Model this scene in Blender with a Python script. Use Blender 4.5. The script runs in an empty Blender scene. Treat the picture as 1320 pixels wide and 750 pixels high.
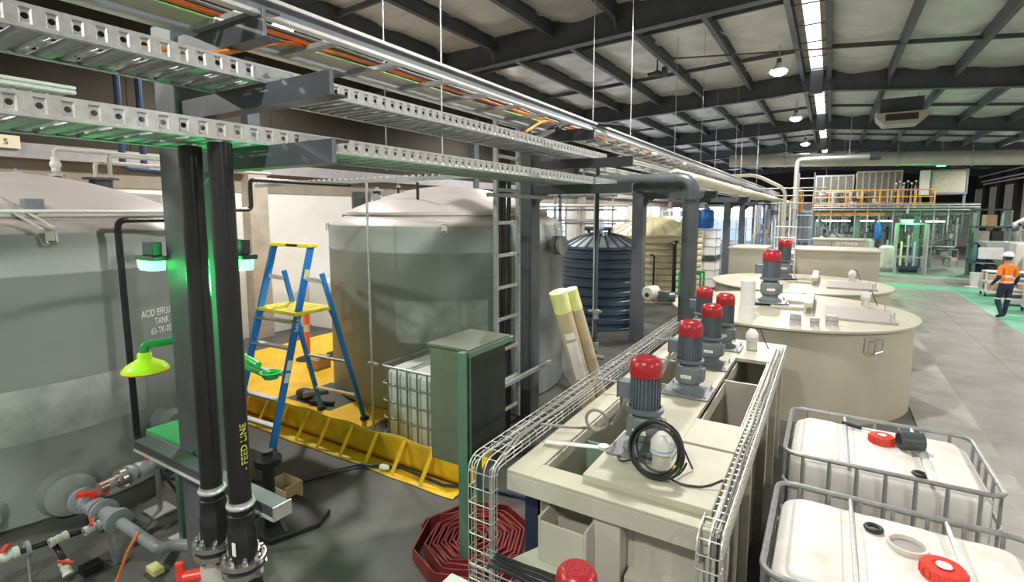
import bpy, bmesh, math, random
from mathutils import Vector, Matrix, Euler
random.seed(11)
S = bpy.context.scene
COL = S.collection
PI = math.pi
# ---------------------------------------------------------------- camera, world, exposure
cd = bpy.data.cameras.new('camera'); cam = bpy.data.objects.new('camera', cd); COL.objects.link(cam)
cam.location = (0, 0, 2.85)
cam.rotation_euler = (math.radians(90 - 6.095), 0, math.radians(31.54))
cd.sensor_width = 36; cd.lens = 665 / 1320 * 36; cd.shift_y = -30 / 1320
cd.clip_start = .05; cd.clip_end = 300
S.camera = cam
w = bpy.data.worlds.new('world'); S.world = w; w.use_nodes = True
w.node_tree.nodes['Background'].inputs[0].default_value = (.75, .85, 1, 1)
w.node_tree.nodes['Background'].inputs[1].default_value = .6
vs = S.view_settings
vs.view_transform = 'Standard'; vs.look = 'None'; vs.gamma = 1; vs.use_curve_mapping = False
vs.exposure = 0.33
LAMP_W = 800           # one high bay lamp
LAMP_COL = (1.0, .975, .93)

# ---------------------------------------------------------------- materials
MATS = {}
def mat(name, col, rough=.5, metal=0, var=.12, scale=6, bump=0, bscale=60, emit=0, ecol=None, dirt=None, dscale=1.5, damt=.5, alpha=1, sub=0, trans=0, stretch=None):
    m = bpy.data.materials.new(name); m.use_nodes = True
    nt = m.node_tree; N = nt.nodes; L = nt.links
    b = N['Principled BSDF']
    b.inputs['Roughness'].default_value = rough; b.inputs['Metallic'].default_value = metal
    tc = N.new('ShaderNodeTexCoord')
    if stretch:
        mp = N.new('ShaderNodeMapping'); mp.inputs['Scale'].default_value = stretch; L.new(tc.outputs['Object'], mp.inputs['Vector'])
        class _T: outputs = {'Object': mp.outputs['Vector']}
        tc = _T
    nz = N.new('ShaderNodeTexNoise'); nz.inputs['Scale'].default_value = scale; nz.inputs['Detail'].default_value = 5
    L.new(tc.outputs['Object'], nz.inputs['Vector'])
    mr = N.new('ShaderNodeMapRange'); mr.inputs[1].default_value = .3; mr.inputs[2].default_value = .7
    mr.inputs[3].default_value = 1 - var; mr.inputs[4].default_value = 1 + var
    L.new(nz.outputs[0], mr.inputs[0])
    mx = N.new('ShaderNodeVectorMath'); mx.operation = 'SCALE'; mx.inputs[0].default_value = col[:3]
    L.new(mr.outputs[0], mx.inputs['Scale'])
    out = mx.outputs[0]
    if dirt:
        n2 = N.new('ShaderNodeTexNoise'); n2.inputs['Scale'].default_value = dscale; n2.inputs['Detail'].default_value = 8; n2.inputs['Roughness'].default_value = .65
        L.new(tc.outputs['Object'], n2.inputs['Vector'])
        r2 = N.new('ShaderNodeMapRange'); r2.inputs[1].default_value = .48; r2.inputs[2].default_value = .72; r2.inputs[3].default_value = 0; r2.inputs[4].default_value = damt
        L.new(n2.outputs[0], r2.inputs[0])
        mm = N.new('ShaderNodeMix'); mm.data_type = 'RGBA'
        L.new(r2.outputs[0], mm.inputs[0]); L.new(out, mm.inputs[6]); mm.inputs[7].default_value = (*dirt, 1)
        out = mm.outputs[2]
    L.new(out, b.inputs['Base Color'])
    if bump:
        n3 = N.new('ShaderNodeTexNoise'); n3.inputs['Scale'].default_value = bscale; n3.inputs['Detail'].default_value = 4
        L.new(tc.outputs['Object'], n3.inputs['Vector'])
        bp = N.new('ShaderNodeBump'); bp.inputs['Strength'].default_value = bump; bp.inputs['Distance'].default_value = .02
        L.new(n3.outputs[0], bp.inputs['Height']); L.new(bp.outputs[0], b.inputs['Normal'])
    if emit:
        b.inputs['Emission Color'].default_value = (*(ecol or col)[:3], 1); b.inputs['Emission Strength'].default_value = emit
    if alpha < 1: b.inputs['Alpha'].default_value = alpha
    if trans: b.inputs['Transmission Weight'].default_value = trans
    if sub:
        b.inputs['Subsurface Weight'].default_value = sub; b.inputs['Subsurface Radius'].default_value = (.05, .05, .05)
    MATS[name] = m
    return m
mat('concrete_dark', (.088, .088, .079), .55, var=.3, scale=1.2, bump=.08, dirt=(.03, .032, .028), dscale=.55, damt=.85)  # left floor: dark from wetness and weak light, both put into the colour
mat('concrete_aisle', (.26, .245, .225), .5, var=.16, scale=1.6, bump=.05, dirt=(.15, .14, .125), dscale=.5, damt=.85)
mat('concrete_kerb', (.33, .315, .285), .7, var=.15, scale=2.5, bump=.05, dirt=(.2, .19, .17), dscale=1, damt=.7)
mat('paint_green', (.13, .42, .26), .5, var=.12, scale=3, dirt=(.28, .40, .31), dscale=1.2, damt=.7)
mat('paint_green_pale', (.24, .36, .28), .5, var=.15, scale=2, dirt=(.3, .3, .26), dscale=.8, damt=.7)
mat('wall_white', (.66, .65, .62), .8, var=.05, scale=2, dirt=(.55, .5, .44), dscale=.7, damt=.5, bump=.03)
mat('wall_band', (.24, .21, .165), .85, var=.15, scale=1.5)
mat('wall_brown', (.028, .023, .016), .9, var=.2, scale=1.2)
mat('wall_girt', (.30, .29, .30), .7, var=.1)
mat('pilaster', (.36, .31, .25), .85, var=.15, scale=3, dirt=(.5, .46, .4), dscale=2, damt=.6)
mat('wall_concrete', (.52, .50, .44), .85, var=.12, scale=1.5)
mat('steel_roof', (.062, .068, .078), .55, var=.15, scale=3)
mat('steel_grey', (.17, .19, .22), .45, var=.1, scale=5)
mat('steel_dark', (.055, .062, .07), .45, var=.15, scale=5)
mat('steel_col', (.10, .112, .125), .42, var=.12, scale=4)
mat('galv', (.62, .63, .62), .38, .75, var=.14, scale=30, bump=.02)
mat('galv_dull', (.42, .44, .44), .5, .6, var=.15, scale=25)
mat('galv_bright', (.8, .8, .78), .4, .45, var=.08, scale=20)
mat('wire', (.72, .71, .68), .35, .7, var=.08)
mat('stainless', (.68, .68, .66), .22, .95, var=.08, scale=12)
mat('poly_grey', (.275, .305, .29), .5, var=.07, scale=1.3, bump=.015, bscale=25, dirt=(.31, .33, .31), dscale=1.1, damt=.4)
mat('poly_lid', (.43, .39, .37), .42, var=.08, scale=1.5, dirt=(.33, .30, .29), dscale=1.2, damt=.6)
mat('poly_patch', (.36, .39, .37), .7, var=.15, scale=6, dirt=(.26, .28, .27), dscale=4, damt=.8)
mat('tank_blue', (.04, .07, .105), .38, var=.1, scale=2)
mat('tank_blue_roof', (.34, .35, .39), .5, var=.12, scale=2, dirt=(.25, .24, .25), dscale=1.5)
mat('tank_cream', (.60, .54, .34), .5, var=.08, scale=2)
mat('frp', (.44, .405, .31), .48, var=.06, scale=2.5, dirt=(.37, .34, .265), dscale=1.4, damt=.5)
mat('frp_top', (.47, .445, .345), .5, var=.07, scale=3, dirt=(.38, .355, .28), dscale=1.6, damt=.6)
mat('frp_side', (.50, .475, .40), .5, var=.05, scale=2)
mat('frp_brown', (.42, .385, .30), .45, var=.05, scale=2)
mat('hatch_grey', (.36, .32, .30), .5, var=.08)
mat('ibc_white', (.69, .675, .63), .45, var=.05, scale=3, dirt=(.52, .46, .36), dscale=2.6, damt=.75, sub=.2)
mat('ibc_white_clean', (.86, .88, .87), .45, var=.04, scale=3, sub=.2)
mat('yellow_pvc', (.90, .53, .02), .45, var=.14, scale=2.5, bump=.1, bscale=6, dirt=(.5, .30, .03), dscale=1.3, damt=.6)
mat('ladder_blue', (.02, .19, .60), .4, var=.08)
mat('ladder_yellow', (.88, .72, .05), .45, var=.06)
mat('orange', (.95, .16, .02), .5, var=.06)
mat('rail_orange', (.85, .36, .03), .5, var=.06)
mat('motor_grey', (.125, .145, .17), .42, var=.1, scale=14, bump=.03)
mat('motor_red', (.36, .016, .022), .3, var=.08, scale=10)
mat('gear_grey', (.145, .165, .175), .42, var=.12, scale=12, bump=.04)
mat('plate_grey', (.22, .23, .25), .4, .3, var=.12)
mat('white_plastic', (.66, .65, .62), .4, var=.04)
mat('cap_blue', (.35, .45, .66), .4)
mat('red_plastic', (.72, .05, .03), .35, var=.08)
mat('red_hose', (.20, .022, .022), .7, var=.15, scale=8)
mat('black_rubber', (.012, .012, .014), .5, var=.2)
mat('black_pipe', (.012, .013, .014), .32, var=.2)
mat('pvc_grey', (.30, .33, .35), .38, var=.06)
mat('pvc_pale', (.55, .54, .48), .4, var=.06)
mat('pipe_darkgrey', (.06, .072, .074), .35, var=.1)
mat('pipe_cream', (.62, .58, .47), .45, var=.08, scale=2)
mat('duct', (.50, .48, .42), .45, .3, var=.1, scale=2)
mat('copper', (.72, .50, .40), .25, .9)
mat('cardboard', (.48, .34, .20), .8, var=.08)
mat('cardboard_tube', (.52, .43, .27), .75, var=.08, scale=8)
mat('film_yellow', (.72, .74, .30), .4, var=.1, scale=8)
mat('paper', (.85, .84, .80), .7, var=.03)
mat('cab_olive', (.115, .125, .09), .55, var=.1, scale=4)
mat('cab_dark', (.028, .034, .032), .28, var=.15, scale=4)
mat('post_green', (.09, .17, .12), .45, var=.1)
mat('paint_safety_green', (.03, .42, .12), .35, var=.08)
mat('shower_yellow', (.72, .95, .03), .35, var=.05, emit=.12, ecol=(.7, 1, .02))  # slight self-glow added; the shower rose is no lamp
mat('cable_orange', (.85, .24, .04), .5)
mat('cable_black', (.018, .018, .02), .45)
mat('cable_grey', (.27, .265, .25), .5)
mat('cable_green', (.12, .42, .10), .5)
mat('hose_blue', (.015, .035, .08), .4)
mat('drum_blue', (.02, .14, .48), .4, var=.08)
mat('insulation', (.56, .56, .545), .45, .15, var=.16, scale=1, bump=.9, bscale=1.0, stretch=(2.2, 34, 1), dirt=(.42, .40, .36), dscale=.5, damt=.6)
mat('stair_blue', (.22, .28, .36), .5)
mat('mezz_green', (.16, .25, .21), .5, var=.1)
mat('panel_tan', (.42, .37, .31), .6, var=.1)
mat('panel_dark', (.17, .155, .135), .6, var=.2, scale=5)
mat('can_label', (.40, .38, .40), .5, var=.2, scale=40)
mat('cage_steel', (.30, .31, .31), .45, .5, var=.15, scale=20)
mat('text_white', (.85, .85, .82), .6, var=.02)
mat('text_black', (.02, .02, .02), .6, var=.02)
mat('text_red', (.6, .04, .03), .5, var=.02)
mat('text_yellow', (.62, .66, .10), .5, var=.02)
mat('sign_cream', (.72, .66, .48), .6, var=.03)
mat('hivis', (.95, .22, .02), .6, var=.05)
mat('reflective', (.75, .70, .60), .4, var=.03)
mat('navy', (.012, .018, .05), .7, var=.15)
mat('skin', (.42, .24, .16), .5, var=.05)
mat('hat_white', (.78, .82, .90), .35, var=.02)
mat('glass_panel', (.55, .60, .62), .1, alpha=.35)
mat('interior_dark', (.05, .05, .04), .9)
mat('lamp_lens', (1, .97, .9), .4, emit=60, ecol=(1, .95, .86))
mat('tube_light', (1, 1, 1), .4, emit=7, ecol=(.95, 1, 1))
mat('green_lens', (.3, 1, .45), .3, emit=5, ecol=(.08, 1, .18))
mat('window_light', (.9, .95, 1), .4, emit=7, ecol=(.82, .9, 1))
mat('window_blue', (.3, .5, .9), .4, emit=1.3, ecol=(.42, .62, 1))
mat('skylight', (.95, .95, .9), .5, emit=2.2, ecol=(.95, .97, 1))

# ---------------------------------------------------------------- mesh builder
WORLD = {}
def V(*a): return Vector(a)
class MB:
    def __init__(s): s.v = []; s.f = []; s.c = []
    def add(s, vs, fs):
        o = len(s.v); s.c.append((o, len(s.f))); s.v += [tuple(p) for p in vs]; s.f += [tuple(i + o for i in f) for f in fs]; return s
    def box(s, x0, x1, y0, y1, z0, z1):
        return s.add([(x0,y0,z0),(x1,y0,z0),(x1,y1,z0),(x0,y1,z0),(x0,y0,z1),(x1,y0,z1),(x1,y1,z1),(x0,y1,z1)],
            [(3,2,1,0),(4,5,6,7),(0,1,5,4),(1,2,6,5),(2,3,7,6),(3,0,4,7)])
    def cb(s, c, d):   # centre, dims
        return s.box(c[0]-d[0]/2, c[0]+d[0]/2, c[1]-d[1]/2, c[1]+d[1]/2, c[2]-d[2]/2, c[2]+d[2]/2)
    def beam(s, p0, p1, w, h, up=(0,0,1)):   # w across, h along up
        p0 = Vector(p0); p1 = Vector(p1); d = (p1-p0).normalized(); up = Vector(up)
        if abs(d.dot(up)) > .99: up = Vector((0,1,0))
        sx = d.cross(up).normalized(); u = sx.cross(d).normalized()
        q = []
        for p in (p0, p1):
            for a, b in ((-1,-1),(1,-1),(1,1),(-1,1)): q.append(p + sx*(a*w/2) + u*(b*h/2))
        return s.add(q, [(0,1,2,3),(7,6,5,4),(1,0,4,5),(2,1,5,6),(3,2,6,7),(0,3,7,4)])
    def prof(s, poly, p0, p1, up=(0,0,1)):   # sweep 2d polygon (side, up) p0->p1
        p0 = Vector(p0); p1 = Vector(p1); d = (p1-p0).normalized(); up = Vector(up)
        sx = d.cross(up).normalized(); u = sx.cross(d).normalized(); n = len(poly)
        q = [p + sx*a + u*b for p in (p0, p1) for a, b in poly]
        fs = [(i, (i+1)%n, n+(i+1)%n, n+i) for i in range(n)]
        return s.add(q, fs + [tuple(range(n))[::-1], tuple(range(n, 2*n))])
    def cyl(s, p0, p1, r0, r1=None, n=16, caps=True):
        p0 = Vector(p0); p1 = Vector(p1); r1 = r0 if r1 is None else r1
        d = (p1-p0).normalized(); a = Vector((0,0,1)) if abs(d.z) < .9 else Vector((1,0,0))
        x = d.cross(a).normalized(); y = d.cross(x)
        q = [p0 + (x*math.cos(t)+y*math.sin(t))*r0 for t in [2*PI*i/n for i in range(n)]]
        q += [p1 + (x*math.cos(t)+y*math.sin(t))*r1 for t in [2*PI*i/n for i in range(n)]]
        fs = [(i, n+i, n+(i+1)%n, (i+1)%n) for i in range(n)]
        if caps: fs += [tuple(range(n)), tuple(range(n, 2*n))[::-1]]
        return s.add(q, fs)
    def tube(s, pts, r, n=8, closed=False):
        pts = [Vector(p) for p in pts]; m = len(pts); q = []; x = None
        for i, p in enumerate(pts):
            if closed: t = (pts[(i+1)%m] - pts[i-1])
            else: t = pts[min(i+1, m-1)] - pts[max(i-1, 0)]
            t.normalize()
            if x is None:
                a = Vector((0,0,1)) if abs(t.z) < .9 else Vector((1,0,0)); x = t.cross(a).normalized()
            else:
                x = (x - t*x.dot(t))
                if x.length < 1e-6: x = t.orthogonal()
                x.normalize()
            y = t.cross(x)
            rr = r[i] if isinstance(r, (list, tuple)) else r
            q += [p + (x*math.cos(2*PI*k/n)+y*math.sin(2*PI*k/n))*rr for k in range(n)]
        fs = []
        for i in range(m if closed else m-1):
            j = (i+1) % m
            fs += [(i*n+k, i*n+(k+1)%n, j*n+(k+1)%n, j*n+k) for k in range(n)]
        if not closed: fs += [tuple(range(n))[::-1], tuple(range((m-1)*n, m*n))]
        return s.add(q, fs)
    def lathe(s, pr, c=(0,0,0), n=32, M=None, arc=(0, 2*PI)):
        full = abs(arc[1]-arc[0]-2*PI) < 1e-6
        q = []; idx = []
        for r, z in pr:
            if r < 1e-6: idx.append([len(q)]); q.append(Vector((0,0,z)))
            else:
                k = n if full else n+1
                idx.append(list(range(len(q), len(q)+k)))
                q += [Vector((r*math.cos(arc[0]+(arc[1]-arc[0])*i/n), r*math.sin(arc[0]+(arc[1]-arc[0])*i/n), z)) for i in range(k)]
        fs = []
        for a, b in zip(idx, idx[1:]):
            for i in range(n):
                j = (i+1) % n if full else i+1
                if len(a) == 1 and len(b) == 1: continue
                if len(a) == 1: fs.append((a[0], b[j], b[i]))
                elif len(b) == 1: fs.append((a[i], a[j], b[0]))
                else: fs.append((a[i], a[j], b[j], b[i]))
        if M is not None: q = [M @ p for p in q]
        cc = Vector(c)
        return s.add([p+cc for p in q], fs)
    def prism(s, poly, z0, z1):
        n = len(poly)
        return s.add([(x,y,z0) for x,y in poly]+[(x,y,z1) for x,y in poly],
            [(i,(i+1)%n,n+(i+1)%n,n+i) for i in range(n)]+[tuple(range(n))[::-1], tuple(range(n,2*n))])
    def loft(s, rings, cap=True):
        n = len(rings[0]); q = [p for r in rings for p in r]; fs = []
        for i in range(len(rings)-1):
            fs += [(i*n+k, i*n+(k+1)%n, (i+1)*n+(k+1)%n, (i+1)*n+k) for k in range(n)]
        if cap: fs += [tuple(range(n))[::-1], tuple(range((len(rings)-1)*n, len(rings)*n))]
        return s.add(q, fs)
    def grid(s, fn, nu, nv):
        q = [fn(i/nu, j/nv) for j in range(nv+1) for i in range(nu+1)]
        return s.add(q, [(j*(nu+1)+i, j*(nu+1)+i+1, (j+1)*(nu+1)+i+1, (j+1)*(nu+1)+i) for j in range(nv) for i in range(nu)])
    def ball(s, c, r, n=16, m=8, sc=(1,1,1)):
        pr = [(r*math.sin(PI*k/m), -r*math.cos(PI*k/m)) for k in range(m+1)]
        pr[0] = (0, -r); pr[-1] = (0, r)
        return s.lathe(pr, c, n, Matrix.Diagonal(Vector(sc)))
    def torus(s, c, R, r, n=32, m=8, M=None):
        pts = [(M @ Vector((R*math.cos(2*PI*i/n), R*math.sin(2*PI*i/n), 0)) if M is not None else Vector((R*math.cos(2*PI*i/n), R*math.sin(2*PI*i/n), 0))) + Vector(c) for i in range(n)]
        return s.tube(pts, r, m, closed=True)
    def parts(s, name, m, parent, smooth=35, bevel=0):
        return [q.build(name, m, parent, smooth, bevel) for q in s.split()]
    def split(s):
        out = []
        for a, b in zip(s.c, s.c[1:] + [(len(s.v), len(s.f))]):
            q = MB(); q.v = s.v[a[0]:b[0]]; q.f = [tuple(i-a[0] for i in f) for f in s.f[a[1]:b[1]]]; q.c = [(0, 0)]; out.append(q)
        return out
    def mesh(s, name, m, smooth=35, off=(0,0,0)):
        me = bpy.data.meshes.new(name)
        ox, oy, oz = off
        me.from_pydata([(x-ox, y-oy, z-oz) for x, y, z in s.v], [], s.f)
        bm = bmesh.new(); bm.from_mesh(me); bmesh.ops.remove_doubles(bm, verts=bm.verts, dist=1e-5); bmesh.ops.recalc_face_normals(bm, faces=bm.faces); bm.to_mesh(me); bm.free()
        me.materials.append(MATS[m])
        if smooth:
            me.polygons.foreach_set('use_smooth', [True]*len(me.polygons))
            me.set_sharp_from_angle(angle=math.radians(smooth))
        me.update()
        return me
    def build(s, name, m, parent=None, smooth=35, bevel=0, thick=0):
        off = WORLD.get(parent.name, (0,0,0)) if parent else (0,0,0)
        o = bpy.data.objects.new(name, s.mesh(name, m, smooth, off)); COL.objects.link(o)
        if parent: o.parent = parent
        if thick:
            md = o.modifiers.new('thick', 'SOLIDIFY'); md.thickness = thick; md.offset = 0
        if bevel:
            md = o.modifiers.new('bevel', 'BEVEL'); md.width = bevel; md.segments = 2; md.limit_method = 'ANGLE'
        if parent and parent.name in WORLD: WORLD[o.name] = WORLD[parent.name]
        return o
def tag(o, label, cat, group=None):
    o['label'] = label; o['category'] = cat
    if group: o['group'] = group
    return o
def struct(o): o['kind'] = 'structure'; return o
def thing(name, label, cat, loc=(0,0,0), rz=0, group=None, local=False):
    o = bpy.data.objects.new(name, None); COL.objects.link(o); o.location = loc; o.rotation_euler = (0,0,rz); o.empty_display_size = .1
    if not local: WORLD[o.name] = tuple(loc)
    if label: tag(o, label, cat, group)
    return o
def P(name, me, parent, loc=(0,0,0), rot=(0,0,0), sc=(1,1,1)):
    """a piece that shares mesh data"""
    o = bpy.data.objects.new(name, me); COL.objects.link(o); o.parent = parent
    off = WORLD.get(parent.name, (0,0,0)) if parent else (0,0,0)
    o.location = Vector(loc) - Vector(off); o.rotation_euler = rot; o.scale = sc
    return o
def copy_tree(o, loc=None, rz=None, label=None, parent=None):
    c = o.copy(); COL.objects.link(c)
    if parent: c.parent = parent
    if loc is not None: c.location = loc
    if rz is not None: c.rotation_euler = (0,0,rz)
    if label: c['label'] = label
    for ch in list(o.children): copy_tree(ch, parent=c)
    return c
def single(mb, name, m, label, cat, group=None, smooth=35, bevel=0, thick=0):
    """a thing that is one mesh, origin at its base"""
    xs = [p[0] for p in mb.v]; ys = [p[1] for p in mb.v]; zs = [p[2] for p in mb.v]
    off = ((min(xs)+max(xs))/2, (min(ys)+max(ys))/2, min(zs))
    o = bpy.data.objects.new(name, mb.mesh(name, m, smooth, off)); COL.objects.link(o); o.location = off
    if thick:
        md = o.modifiers.new('thick', 'SOLIDIFY'); md.thickness = thick; md.offset = 0
    if bevel:
        md = o.modifiers.new('bevel', 'BEVEL'); md.width = bevel; md.segments = 2; md.limit_method = 'ANGLE'
    WORLD[o.name] = off
    return tag(o, label, cat, group)
def fillet(pts, rad, n=5, closed=False):
    pts = [Vector(p) for p in pts]; out = []; m = len(pts)
    for i, p in enumerate(pts):
        if not closed and i in (0, m-1): out.append(p); continue
        a = pts[i-1]-p; b = pts[(i+1) % m]-p
        k = min(rad, a.length*.49, b.length*.49)
        a = p + a.normalized()*k; b = p + b.normalized()*k
        for t in range(n+1):
            t /= n; out.append(a*(1-t)**2 + p*2*t*(1-t) + b*t*t)
    return out
def rrect(x0, x1, y0, y1, r, n=5):
    out = []
    for cx, cy, a in ((x1-r,y1-r,0),(x0+r,y1-r,PI/2),(x0+r,y0+r,PI),(x1-r,y0+r,1.5*PI)):
        out += [(cx+r*math.cos(a+PI/2*k/n), cy+r*math.sin(a+PI/2*k/n)) for k in range(n+1)]
    return out
def text(body, size, m, name, parent, fn, thick=.001, align='LEFT', cx=1):
    """flat lettering turned to a mesh; fn maps (x, y, depth) of the lettering plane to the scene"""
    c = bpy.data.curves.new('lettering', 'FONT'); c.body = body; c.size = size; c.align_x = align; c.extrude = thick; c.resolution_u = 2
    t = bpy.data.objects.new('lettering', c); COL.objects.link(t)
    bpy.context.view_layer.update()
    me = bpy.data.meshes.new_from_object(t.evaluated_get(bpy.context.evaluated_depsgraph_get()))
    bpy.data.objects.remove(t); bpy.data.curves.remove(c)
    off = Vector(WORLD.get(parent.name, (0,0,0)))
    for v in me.vertices: v.co = Vector(fn(v.co.x*cx, v.co.y, v.co.z)) - off
    me.materials.clear(); me.materials.append(MATS[m])
    o = bpy.data.objects.new(name, me); COL.objects.link(o); o.parent = parent
    return o
# profiles: (side, up) polygons
def I_prof(w, h, t=.012, f=.016):
    return [(-w/2,0),(w/2,0),(w/2,f),(t/2,f),(t/2,h-f),(w/2,h-f),(w/2,h),(-w/2,h),(-w/2,h-f),(-t/2,h-f),(-t/2,f),(-w/2,f)]
def C_prof(w, h, t=.006):   # open to +side
    return [(0,0),(w,0),(w,t),(t,t),(t,h-t),(w,h-t),(w,h),(0,h)]
# ================================================================ the hall
XL, XR, Y0, Y1 = -11.2, 10.2, -7.0, 57.0
# --- floor
fl = thing('floor', None, None, (0,0,0)); struct(fl)
def slab(x0, x1, y0, y1, m, z=0, name='slab', par=fl, t=.2):
    return MB().box(x0, x1, y0, y1, z-t, z).build(name, m, par, 0)
j = .006
slab(XL, 1.15-j, Y0, 28, 'concrete_dark'); slab(XL, 1.15-j, 28+j, Y1, 'concrete_aisle')
for a, b in ((Y0, 2.9), (2.9, 7.4), (7.4, 11.6), (11.6, 16), (16, 28)):
    slab(1.15, 1.85, a, b-j, 'concrete_kerb', z=.012)
for a, b in ((Y0, 3.5), (3.5, 8.6), (8.6, 13.4), (13.4, 19.2), (19.2, 28), (28, Y1)):
    slab(1.85+j, 2.95-j, a, b-j, 'concrete_aisle'); slab(2.95, XR, a, b-j, 'concrete_aisle')
MB().box(XL, XR, Y0, Y1, -.3, -.2).build('sub_base', 'interior_dark', fl, 0)
g = MB().box(4.0, 5.15, 6, 25.8, 0, .003).box(-1.0, 4.0, 24.35, 25.8, 0, .003)
struct(g.build('trim_1', 'paint_green', None, 0))
struct(MB().box(.3, 6.6, 28.6, 35, 0, .003).build('trim_2', 'paint_green_pale', None, 0))

# --- ceiling
def zr(x): return 6.63 - (.05*(-.6-x) if x < -.6 else .095*(x+.6))
RY = [-6.7, 1.9, 10.6, 19.2, 27.8, 36.4, 45.0, 53.6]
ce = thing('ceiling', None, None, (0,0,6)); struct(ce)
for y in RY:
    for x0, x1 in ((XL, -.6), (-.6, XR)):
        b = MB().prof(I_prof(.22, .6, .014, .02), (x0, y, zr(x0)), (x1, y, zr(x1)))
        b.build('rafter', 'steel_roof', ce, 0)
    # apex plate
    MB().box(-.78, -.42, y-.13, y+.13, zr(-.6)-.06, zr(-.6)+.62).build('apex_plate', 'steel_roof', ce, 0)
PX = [-.95-1.5*k for k in range(7)] + [-.25+1.5*k for k in range(7)]
PX = sorted([x for x in PX if XL < x < XR])
for x in PX:
    zb = zr(x)+.34
    MB().prof([(-.055,-.04),(.055,-.04),(.055,-.025),(-.012,-.025),(-.012,.24),(.055,.24),(.055,.26),(-.055,.26)], (x, Y0, zb), (x, Y1, zb)).build('purlin', 'steel_roof', ce, 0)
# fly braces from purlin to rafter
fb = MB().beam((0,0,0), (0,.32,-.34), .05, .006).mesh('fly_brace', 'steel_roof', 0)
for y in RY[1:5]:
    for x in PX[::2]: P('fly_brace', fb, ce, (x, y-.36, zr(x)+.4))
br = MB().box(0, 1.42, -.03, .03, 0, .10).mesh('bridging', 'steel_roof', 0)
for bi in range(1, 6):
    for f in (.18, .62):
        y = RY[bi] + 8.6*f
        for a, b in zip(PX, PX[1:]):
            if b-a < 1: continue
            P('bridging', br, ce, (a+.04, y, zr(a)+.42), (0, -math.atan2(zr(b)-zr(a), b-a), 0))
# insulation sheets, sagging between the purlins
xs = [XL] + PX + [XR]
shv = []
for k in range(4):
    rr = random.Random(k)
    ph = [rr.uniform(0, 6.28) for _ in range(8)]
    def fn(u, v, ph=ph):
        edge = math.sin(PI*u)
        z = -.07*edge*(.55+.45*math.sin(v*2*PI*4+ph[0])) - .015*math.sin(v*57+ph[1]+3*math.sin(u*4+ph[2])) - .02*math.sin(v*29+ph[3])*math.cos(u*7+ph[4])
        return (u, v, z)
    shv.append(MB().grid(fn, 10, 40).mesh('insulation_panel', 'insulation', 60))
q = 0
for bi in range(len(RY)-1):
    for a, b in zip(xs, xs[1:]):
        if b-a < .2 or (a < -.9 and b > -.3): continue
        o = P('insulation_panel', shv[(q*7+bi) % 4], ce, (a, RY[bi], zr(a)+.60), (0, -math.atan2(zr(b)-zr(a), b-a), 0), (b-a, RY[bi+1]-RY[bi], 1)); q += 1
# opaque roof sheet
for x0, x1 in ((XL-.2, -.95), (-.25, XR+.2)):
    MB().prof([(-.5,0),(.5,0),(.5,.03),(-.5,.03)], (x0, 25, zr(x0)+.75), (x1, 25, zr(x1)+.75)).build('roof_sheet', 'steel_roof', ce, 0).scale = (1, 1, 1)
rs = [c for c in ce.children if c.name.startswith('roof_sheet')]
for c in rs:
    for v in c.data.vertices: v.co.y = (v.co.y-25)*66 + 25
for x0, x1 in ((-.97,-.76),(-.44,-.23)): MB().box(x0, x1, Y0, Y1, zr(-.6)+.60, zr(-.6)+.64).build('skylight_curb', 'pilaster', ce, 0)
for a, b in zip(RY, RY[1:]):
    MB().box(-.76, -.44, a+.12, b-.12, zr(-.6)+.66, zr(-.6)+.68).build('skylight_panel', 'skylight', ce, 0)
    for k in range(6):
        y = a + (b-a)*(k+.5)/6
        MB().box(-.95, -.25, y-.012, y+.012, zr(-.6)+.52, zr(-.6)+.545).build('skylight_bar', 'steel_roof', ce, 0)

# --- left wall: white panels, grey girt, brown cladding above, pilasters
wl = thing('wall_left', None, None, (XL, 20, 0)); struct(wl)
wins = [(21.4, 23.4, 1.2, 3.3), (28.4, 32.2, .2, 3.45), (38.0, 40.0, .8, 3.3), (44, 46.6, .8, 3.3), (49.5, 53, .8, 3.3)]
ys = [Y0]
for a, b, _, _ in wins: ys += [a, b]
ys.append(Y1)
ranges = []
for k in range(0, len(ys), 2):
    a, b = ys[k], ys[k+1]; n = max(1, round((b-a)/3.4))
    for i in range(n): ranges.append((a+(b-a)*i/n, a+(b-a)*(i+1)/n))
for a, b in ranges: MB().box(XL-.15, XL, a+.006, b-.006, 0, 3.3).build('wall_panel', 'wall_white', wl, 0)
for a, b, z0, z1 in wins:
    MB().box(XL-.15, XL, a, b, 0, z0).build('wall_panel', 'wall_white', wl, 0)
    if z1 < 3.3: MB().box(XL-.15, XL, a, b, z1, 3.3).build('wall_panel', 'wall_white', wl, 0)
MB().box(XL-.16, XL+.02, Y0, Y1, 3.3, 3.72).build('wall_band', 'wall_band', wl, 0)
MB().box(XL, XL+.2, Y0, Y1, 3.72, 3.96).build('girt', 'wall_girt', wl, 0)
n = 22
for i in range(n):
    a = Y0+(Y1-Y0)*i/n; b = Y0+(Y1-Y0)*(i+1)/n
    MB().box(XL-.12, XL-.0, a+.005, b-.005, 3.96, 6.75).build('cladding_sheet', 'wall_brown', wl, 0)
for y in [-1.9, 6.95, 15.4, 24.9, 34.5, 42.3, 48.2]:
    MB().box(XL, XL+.3, y-.22, y+.22, 0, 3.7).build('pilaster', 'pilaster', wl, 0)
    MB().box(XL, XL+.26, y-.14, y+.14, 3.7, 6.2).build('wall_column', 'steel_dark', wl, 0)
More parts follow.
